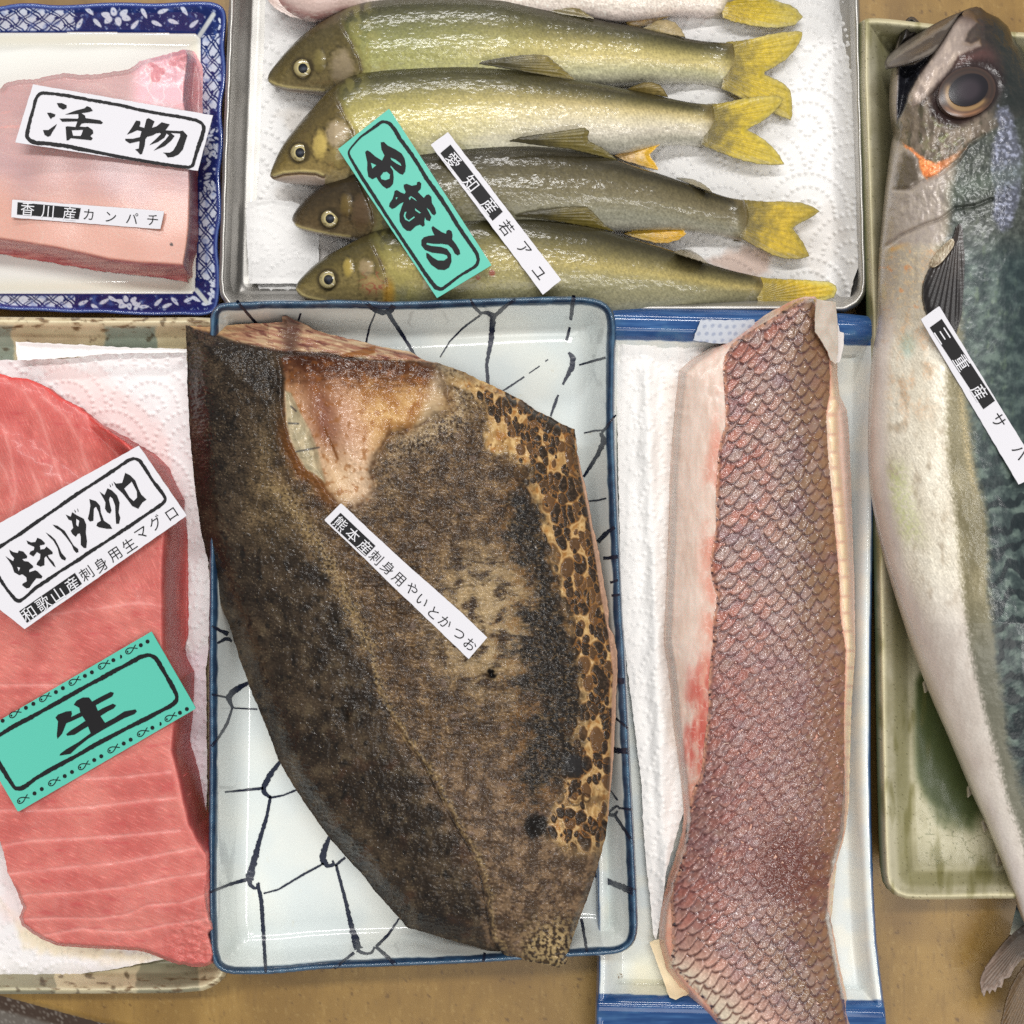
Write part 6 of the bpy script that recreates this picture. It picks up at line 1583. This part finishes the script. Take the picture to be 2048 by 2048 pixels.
# ---- pale fillet, large card
r, zf = label(Z('a', (212, 40), (1866, 325), (1728, 834), (48, 574)), ['pale_fillet'], M_card, 'large white card with two bold brush characters, propped across the pale pink fillet', seed=1)
fr = Z('a', (300, 118), (400, 125), (550, 148), (700, 176), (850, 202), (1000, 228), (1200, 276), (1400, 312), (1600, 345), (1720, 372), (1772, 402), (1786, 440), (1772, 500), (1730, 620), (1700, 720), (1684, 780), (1655, 804), (1600, 800), (1450, 780), (1250, 748), (1100, 722), (950, 694), (800, 664), (650, 634), (500, 604), (350, 586), (230, 576), (175, 550), (152, 518), (160, 470), (185, 370), (220, 240), (240, 170), (262, 132))
flat_mesh('printed_frame', [ribbon(fr, [8 if 250 < p[1] < 300 else 6.4 for p in fr], True, 1, .22)], zf, M_ink, r, .12)
K1 = [[Z('a', (430, 212), (478, 212), (522, 232), (520, 258), (488, 273), (448, 250))], [Z('a', (340, 302), (372, 300), (418, 316), (412, 336), (388, 345), (376, 360), (362, 342))], [Z('a', (303, 460), (352, 460), (432, 404), (415, 440), (388, 480), (372, 512), (348, 522), (318, 505))],
      [Z('a', (505, 318), (600, 282), (685, 260), (708, 240), (740, 252), (763, 283), (720, 296), (657, 305), (690, 326), (695, 350), (830, 370), (856, 392), (840, 405), (760, 398), (690, 395), (657, 402), (640, 428), (690, 432), (716, 428), (762, 460), (766, 490), (738, 515), (762, 535), (747, 554), (560, 535), (540, 553), (520, 556), (511, 430), (530, 425), (602, 432), (620, 380), (480, 384), (454, 355), (520, 353), (622, 356), (630, 345), (627, 312)), Z('a', (568, 462), (672, 458), (658, 500), (648, 515), (580, 512))],
      [Z('a', (1200, 400), (1190, 428), (1235, 440), (1255, 360), (1275, 350), (1330, 380), (1305, 440), (1350, 425), (1395, 388), (1470, 408), (1430, 462), (1560, 470), (1590, 465), (1632, 510), (1615, 560), (1590, 640), (1550, 685), (1500, 708), (1450, 712), (1428, 680), (1405, 668), (1470, 668), (1500, 650), (1530, 600), (1565, 520), (1565, 492), (1480, 487), (1515, 515), (1480, 560), (1420, 610), (1320, 650), (1380, 595), (1430, 550), (1462, 508), (1440, 492), (1420, 530), (1360, 570), (1280, 600), (1340, 545), (1385, 500), (1385, 486), (1345, 490), (1310, 510), (1262, 522), (1245, 545), (1240, 600), (1215, 680), (1195, 685), (1175, 660), (1150, 638), (1185, 630), (1192, 562), (1100, 583), (1060, 555), (1060, 540), (1130, 540), (1195, 525), (1210, 470), (1170, 462), (1120, 485), (1075, 502), (1120, 440), (1160, 372), (1198, 378))]]
flat_mesh('brush_lettering', K1, zf, M_ink, r, .12)

# ---- pale fillet, small strip
r, zf = label(Z('A', (68, 1102), (905, 1165), (885, 1265), (62, 1200)), ['pale_fillet'], M_card, 'small white strip with a short black bar, near the lower edge of the pale fillet', seed=2)
flat_mesh('black_bar', [bar(*Z('A', (97, 1116), (446, 1149), (434, 1210), (93, 1184)))], zf, M_ink, r, .12)
flat_mesh('white_lettering', [put_char(c, Z('A', p)[0], 29, (1, .085)) for c, p in zip('香川産', ((152, 1153), (265, 1166), (384, 1179)))], zf, M_white, r, .24)
flat_mesh('black_lettering', [put_char(c, Z('A', p)[0], 26, (1, .085)) for c, p in zip('カンパチ', ((490, 1184), (610, 1196), (728, 1206), (842, 1213)))], zf, M_ink, r, .12)

# ---- turquoise label over the row
r, zf = label(Z('b', (536, 36), (1552, 1586), (1010, 1912), (30, 436)), FISH, M_teal, 'turquoise label with three bold brush characters lying across the sweetfish', lift=.6, seed=3, rg=.2)
fr = Z('b', (485, 162), (540, 180), (590, 240), (640, 330), (700, 410), (760, 490), (830, 600), (900, 720), (980, 830), (1050, 930), (1130, 1050), (1200, 1170), (1280, 1290), (1350, 1390), (1405, 1470), (1422, 1540), (1400, 1592), (1340, 1630), (1250, 1682), (1170, 1740), (1100, 1795), (1055, 1828), (1000, 1810), (930, 1720), (860, 1620), (780, 1500), (700, 1380), (600, 1230), (500, 1080), (430, 970), (360, 860), (300, 770), (250, 690), (190, 590), (145, 510), (132, 470), (150, 432), (250, 318), (330, 262), (410, 206), (450, 172))
wf = [26, 34, 38, 38, 36, 38, 34, 38, 40, 40, 36, 38, 36, 36, 34, 32, 30, 28, 24, 26, 30, 36, 40, 36, 34, 34, 32, 30, 30, 34, 32, 34, 32, 28, 24, 20, 16, 18, 24, 28, 30]
flat_mesh('printed_frame', [ribbon(fr, [w * .2019 * 1.05 for w in wf], True, 3, .15)], zf, M_ink, r, .12)
K3 = [[Z('b', (452, 370), (485, 365), (520, 400), (600, 440), (660, 480), (690, 530), (702, 600), (695, 660), (670, 690), (640, 680), (590, 640), (553, 598), (548, 610), (575, 650), (582, 720), (575, 780), (545, 815), (510, 828), (470, 800), (430, 750), (410, 715), (370, 735), (330, 710), (318, 640), (320, 570), (305, 500), (298, 465), (320, 448), (350, 465), (400, 510), (465, 550), (490, 500), (460, 440)), Z('b', (355, 570), (410, 595), (370, 630)), Z('b', (450, 705), (480, 665), (515, 660), (545, 690), (540, 730), (500, 745), (460, 735)), Z('b', (548, 520), (600, 540), (650, 580), (658, 605), (610, 580), (560, 545))],
      [Z('b', (680, 790), (710, 780), (760, 800), (810, 790), (812, 765), (835, 758), (855, 775), (850, 830), (820, 860), (880, 920), (905, 890), (930, 885), (955, 910), (960, 970), (990, 1020), (1003, 1070), (985, 1092), (960, 1080), (935, 1040), (905, 1015), (930, 1060), (955, 1110), (940, 1150), (905, 1140), (890, 1112), (885, 1160), (890, 1190), (870, 1205), (840, 1185), (800, 1200), (750, 1248), (710, 1245), (670, 1210), (640, 1150), (638, 1080), (660, 1010), (680, 960), (640, 980), (600, 1015), (565, 1030), (535, 1005), (540, 975), (570, 930), (585, 880), (590, 850), (615, 842), (650, 865), (690, 880), (700, 860), (682, 820)), Z('b', (600, 915), (625, 912), (605, 938)), Z('b', (730, 920), (750, 900), (790, 925), (815, 955), (790, 940), (755, 915), (740, 945)), Z('b', (690, 1060), (710, 1055), (697, 1090), (702, 1118), (730, 1140), (785, 1100), (790, 1115), (735, 1155), (695, 1135), (680, 1100)), Z('b', (790, 1020), (850, 1065), (840, 1075), (795, 1045))],
      [Z('b', (955, 1215), (970, 1198), (1000, 1220), (1060, 1260), (1100, 1275), (1105, 1245), (1130, 1235), (1155, 1250), (1165, 1290), (1160, 1330), (1200, 1380), (1235, 1440), (1240, 1475), (1215, 1490), (1185, 1470), (1160, 1420), (1120, 1385), (1060, 1375), (980, 1375), (910, 1365), (905, 1380), (950, 1395), (1050, 1405), (1110, 1425), (1150, 1480), (1155, 1550), (1130, 1610), (1085, 1635), (1020, 1630), (950, 1580), (905, 1510), (903, 1465), (925, 1470), (970, 1510), (1020, 1540), (1080, 1540), (1115, 1515), (1110, 1490), (1070, 1475), (960, 1462), (890, 1435), (855, 1390), (855, 1340), (880, 1310), (930, 1295), (985, 1290), (965, 1250))]]
flat_mesh('brush_lettering', K3, zf, M_ink, r, .12)

# ---- white strip over the row
r, zf = label(Z('B', (1230, 728), (1856, 1545), (1755, 1626), (1135, 800)), FISH, M_card, 'white strip with a black bar lying across the sweetfish beside the turquoise label', lift=.4, seed=4)
flat_mesh('black_bar', [bar(*Z('e', (290, 222), (884, 985), (768, 1088), (174, 320)))], zf, M_ink, r, .12)
dv = (.618, .786)
flat_mesh('white_lettering', [put_char(c, Z('e', p)[0], 32, dv) for c, p in zip('愛知産', ((318, 405), (524, 664), (738, 922)))], zf, M_white, r, .24)
flat_mesh('black_lettering', [put_char(c, Z('e', p)[0], 30, dv) for c, p in zip('若アユ', ((925, 1168), (1128, 1400), (1298, 1676)))], zf, M_ink, r, .12)

# ---- seared fillet strip
def bend5(u, v):
    s = ((u - 660) * .73 + (v - 1020) * .68) / 400.
    return 0 * u
r, zf = label(Z('f', (240, 35), (560, 340), (1050, 790), (1190, 912), (1620, 1290), (1900, 1562), (1690, 1808), (1300, 1430), (900, 1050), (500, 660), (48, 228)), ['seared'], M_card, 'long white strip with a black bar and small characters on the seared fillet', lift=.2, q=.97, seed=5, rg=.4)
flat_mesh('black_bar', [bar(*Z('f', (234, 145), (632, 522), (515, 640), (116, 266)))], zf, M_ink, r, .12)
flat_mesh('white_lettering', [put_char(c, Z('f', p)[0], 28, (.727, .687)) for c, p in zip('熊本産', ((232, 272), (374, 396), (514, 532)))], zf, M_white, r, .24)
flat_mesh('black_lettering', [put_char(c, Z('f', p)[0], 27.5, d_) for c, p, d_ in zip('刺身用やいとかつお', ((640, 655), (772, 772), (902, 896), (1045, 1012), (1162, 1140), (1290, 1280), (1422, 1388), (1580, 1518), (1706, 1640)), [(.727, .687)] * 5 + [(.74, .67)] * 4)], zf, M_ink, r, .12)

# ---- tuna, large card
r, zf = label([(-130, 1430 * .36232 + 600)] + Z('E', (766, 804), (1031, 1190), (136, 1816)), ['tuna'], M_card, 'white card with bold brush characters over a small printed line, on the tuna', lift=.3, seed=6)
fr = Z('c', (1335, 180), (1385, 205), (1430, 270), (1500, 385), (1560, 465), (1620, 540), (1642, 590), (1610, 632), (1540, 680), (1450, 738), (1330, 822), (1200, 908), (1050, 1008), (900, 1102), (750, 1206), (600, 1298), (470, 1388), (350, 1468), (250, 1560), (195, 1598), (150, 1580), (60, 1470), (0, 1378), (-100, 1220), (-150, 1160), (-110, 1120), (0, 1058), (100, 990), (200, 930), (350, 822), (500, 720), (650, 614), (800, 510), (900, 448), (1000, 382), (1100, 318), (1200, 250), (1280, 196))
flat_mesh('printed_frame', [ribbon(fr, [6.2 + (1.2 if k % 3 else -.6) for k in range(len(fr))], True, 6, .2)], zf, M_ink, r, .12)
K6 = [[Z('c', (52, 1148), (90, 1175), (130, 1200), (140, 1170), (105, 1130), (90, 1085), (130, 1110), (175, 1120), (185, 1095), (230, 1105), (270, 1150), (265, 1172), (220, 1180), (240, 1200), (280, 1205), (325, 1245), (330, 1262), (290, 1285), (290, 1310), (350, 1290), (370, 1300), (420, 1350), (410, 1372), (360, 1370), (320, 1420), (290, 1465), (260, 1470), (220, 1440), (222, 1425), (265, 1400), (260, 1360), (220, 1330), (190, 1340), (140, 1310), (120, 1250), (90, 1200)), Z('c', (170, 1255), (200, 1265), (185, 1300))],
      [Z('c', (262, 995), (310, 1015), (350, 1010), (370, 968), (410, 985), (445, 1020), (440, 1035), (395, 1045), (400, 1085), (440, 1080), (460, 1055), (490, 1080), (522, 1110), (520, 1130), (475, 1140), (485, 1165), (530, 1210), (552, 1262), (530, 1250), (490, 1200), (455, 1150), (440, 1170), (440, 1240), (400, 1255), (360, 1235), (370, 1210), (395, 1180), (400, 1130), (365, 1110), (330, 1155), (290, 1130), (300, 1105), (335, 1090), (340, 1060), (275, 1030))],
      [Z('c', (452, 915), (500, 945), (545, 985), (580, 1050), (610, 1120), (655, 1170), (645, 1195), (610, 1180), (590, 1150), (570, 1070), (530, 1000), (480, 950))], [Z('c', (520, 838), (570, 850), (640, 900), (690, 980), (730, 1045), (775, 1080), (778, 1110), (755, 1118), (730, 1090), (710, 1040), (660, 970), (600, 900), (550, 870))],
      [Z('c', (650, 738), (700, 760), (715, 715), (760, 745), (830, 780), (855, 840), (850, 920), (862, 1000), (855, 1070), (830, 1070), (800, 1040), (800, 960), (790, 925), (770, 930), (750, 960), (715, 930), (700, 900), (725, 870), (710, 800), (680, 790)), Z('c', (755, 780), (785, 800), (775, 860), (755, 840))],
      [Z('c', (735, 690), (748, 700), (752, 722), (742, 716))], [Z('c', (764, 676), (774, 688), (778, 712), (770, 706))],
      [Z('c', (885, 585), (950, 605), (990, 650), (1000, 720), (1030, 800), (1090, 840), (1112, 880), (1060, 880), (980, 865), (955, 850), (965, 820), (1000, 800), (975, 710), (950, 660), (930, 680), (925, 800), (890, 808), (870, 780), (885, 720), (895, 650))],
      [Z('c', (985, 510), (1035, 545), (1065, 478), (1110, 500), (1160, 550), (1185, 620), (1175, 720), (1192, 770), (1180, 830), (1150, 830), (1145, 760), (1140, 650), (1115, 580), (1090, 560), (1080, 590), (1090, 640), (1105, 700), (1090, 730), (1060, 715), (1040, 680), (1045, 620), (1025, 580))],
      [Z('c', (1084, 436), (1096, 448), (1100, 470), (1092, 464))], [Z('c', (1106, 424), (1116, 436), (1120, 456), (1112, 450))],
      [Z('c', (1122, 410), (1150, 432), (1210, 425), (1240, 325), (1290, 350), (1340, 400), (1370, 480), (1400, 540), (1452, 590), (1410, 620), (1370, 682), (1310, 655), (1270, 600), (1215, 530), (1150, 470)), Z('c', (1230, 480), (1305, 412), (1355, 510), (1358, 570), (1325, 605), (1285, 570))]]
flat_mesh('brush_lettering', K6, zf, M_ink, r, .12)
flat_mesh('black_bar', [bar(*Z('c', (190, 1697), (742, 1316), (812, 1425), (266, 1812)))], zf, M_ink, r, .12)
dv = (.83, -.557)
flat_mesh('white_lettering', [put_char(c, Z('c', p)[0], 30, dv) for c, p in zip('和歌山産', ((288, 1718), (428, 1620), (570, 1530), (716, 1430)))], zf, M_white, r, .24)
flat_mesh('black_lettering', [put_char(c, Z('c', p)[0], 29, dv) for c, p in zip('刺身用生マグロ', ((858, 1322), (1000, 1236), (1138, 1128), (1280, 1042), (1398, 918), (1540, 822), (1698, 728)))], zf, M_ink, r, .12)

# ---- tuna, turquoise label with little fish
r, zf = label([(-53, 1471), (303, 1263), (392, 1417), (36, 1624)], ['tuna'], M_teal, 'turquoise label with one bold character and rows of little fish outlines, on the tuna', lift=.3, seed=7, rg=.2)
fr = Z('d', (1440, 288), (1500, 312), (1560, 410), (1600, 480), (1640, 550), (1680, 620), (1712, 690), (1700, 740), (1650, 782), (1560, 826), (1480, 870), (1340, 940), (1200, 1010), (1050, 1090), (900, 1168), (750, 1258), (600, 1338), (470, 1408), (350, 1478), (260, 1548), (200, 1582), (140, 1576), (60, 1450), (-30, 1300), (-70, 1220), (-90, 1150), (-60, 1100), (0, 1060), (150, 968), (280, 902), (400, 836), (550, 752), (700, 668), (850, 582), (1000, 504), (1100, 446), (1200, 396), (1280, 352), (1360, 306))
flat_mesh('printed_frame', [ribbon(fr, [(38 + (6 if k % 3 else -4)) * .207 for k in range(len(fr))], True, 7, .16)], zf, M_ink, r, .12)
K7 = [[Z('d', (712, 770), (740, 730), (800, 700), (860, 700), (890, 740), (960, 700), (1070, 645), (1100, 655), (1085, 690), (1000, 735), (925, 775), (945, 830), (1000, 800), (1090, 760), (1122, 775), (1100, 805), (1040, 835), (970, 880), (1015, 945), (1100, 900), (1200, 835), (1310, 815), (1322, 835), (1300, 860), (1200, 900), (1000, 1010), (850, 1100), (750, 1180), (680, 1245), (575, 1262), (580, 1245), (640, 1200), (760, 1130), (875, 1045), (850, 980), (790, 1015), (720, 1060), (650, 1070), (638, 1055), (680, 1020), (760, 970), (825, 925), (795, 880), (700, 925), (640, 950), (600, 1050), (555, 1100), (548, 1070), (560, 930), (535, 895), (560, 865), (640, 835), (690, 830), (695, 860), (685, 890), (775, 845), (765, 800))]]
flat_mesh('brush_lettering', K7, zf, M_ink, r, .12)
marks = []
fd = (.86, -.51); fu = (.51, .86)
for x, y in ((1232, 258), (968, 405), (685, 562), (400, 720), (110, 875), (1612, 910), (1345, 1057), (1060, 1215), (775, 1377), (487, 1533), (187, 1703)):
    lp_ = [(96, 20), (62, 8), (24, 27), (-10, 27), (-30, 4), (-10, -22), (24, -24), (62, -8), (96, -16)] if True else []
    pts = [Z('d', (x + (a + 4) * fd[0] + b * fu[0], y + (a + 4) * fd[1] + b * fu[1]))[0] for a, b in [(96, 22), (78, 10), (60, -4), (40, -20), (16, -27), (-8, -24), (-26, -8), (-28, 8), (-12, 24), (14, 27), (38, 18), (60, 2), (78, -10), (98, -18)]]
    marks.append(ribbon(pts, 1.9))
    marks.append(disc(Z('d', (x, y))[0], 2.0, 10))
for x, y in ((1360, 195), (1425, 160), (1095, 340), (820, 492), (887, 457), (540, 648), (607, 610), (250, 800), (322, 762), (25, 925), (1738, 848), (1805, 812), (1472, 993), (1195, 1145), (1262, 1108), (910, 1305), (978, 1268), (625, 1460), (695, 1420), (333, 1627), (403, 1585)):
    marks.append(disc(Z('d', (x, y))[0], 4.1, 14))
for x, y in ((1162, 306), (1544, 955)):
    c0 = Z('d', (x, y))[0]
    marks.append([[(c0[0] + (3.8 if math.cos(t) > 0 else .6) * math.cos(t), c0[1] + 4 * math.sin(t)) for t in [2 * math.pi * k / 14 for k in range(14)]]])
flat_mesh('fish_border', marks, zf, M_ink, r, .12)

# ---- mackerel strip
r, zf = label(Z('K', (636, 34), (1200, 960), (1074, 1018), (534, 106)), ['mackerel'], M_card, 'white strip with a black bar lying aslant on the mackerel', lift=.3, seed=8, q=.98)
flat_mesh('black_bar', [bar(*Z('K', (650, 104), (944, 556), (880, 603), (584, 152)))], zf, M_ink, r, .12)
dv = (.545, .838)
flat_mesh('white_lettering', [put_char(c, Z('K', p)[0], 32, dv) for c, p in zip('三重産', ((655, 196), (760, 346), (858, 510)))], zf, M_white, r, .24)
flat_mesh('black_lettering', [put_char(c, Z('K', p)[0], 31, dv) for c, p in zip('サバ', ((965, 664), (1082, 840)))], zf, M_ink, r, .12)
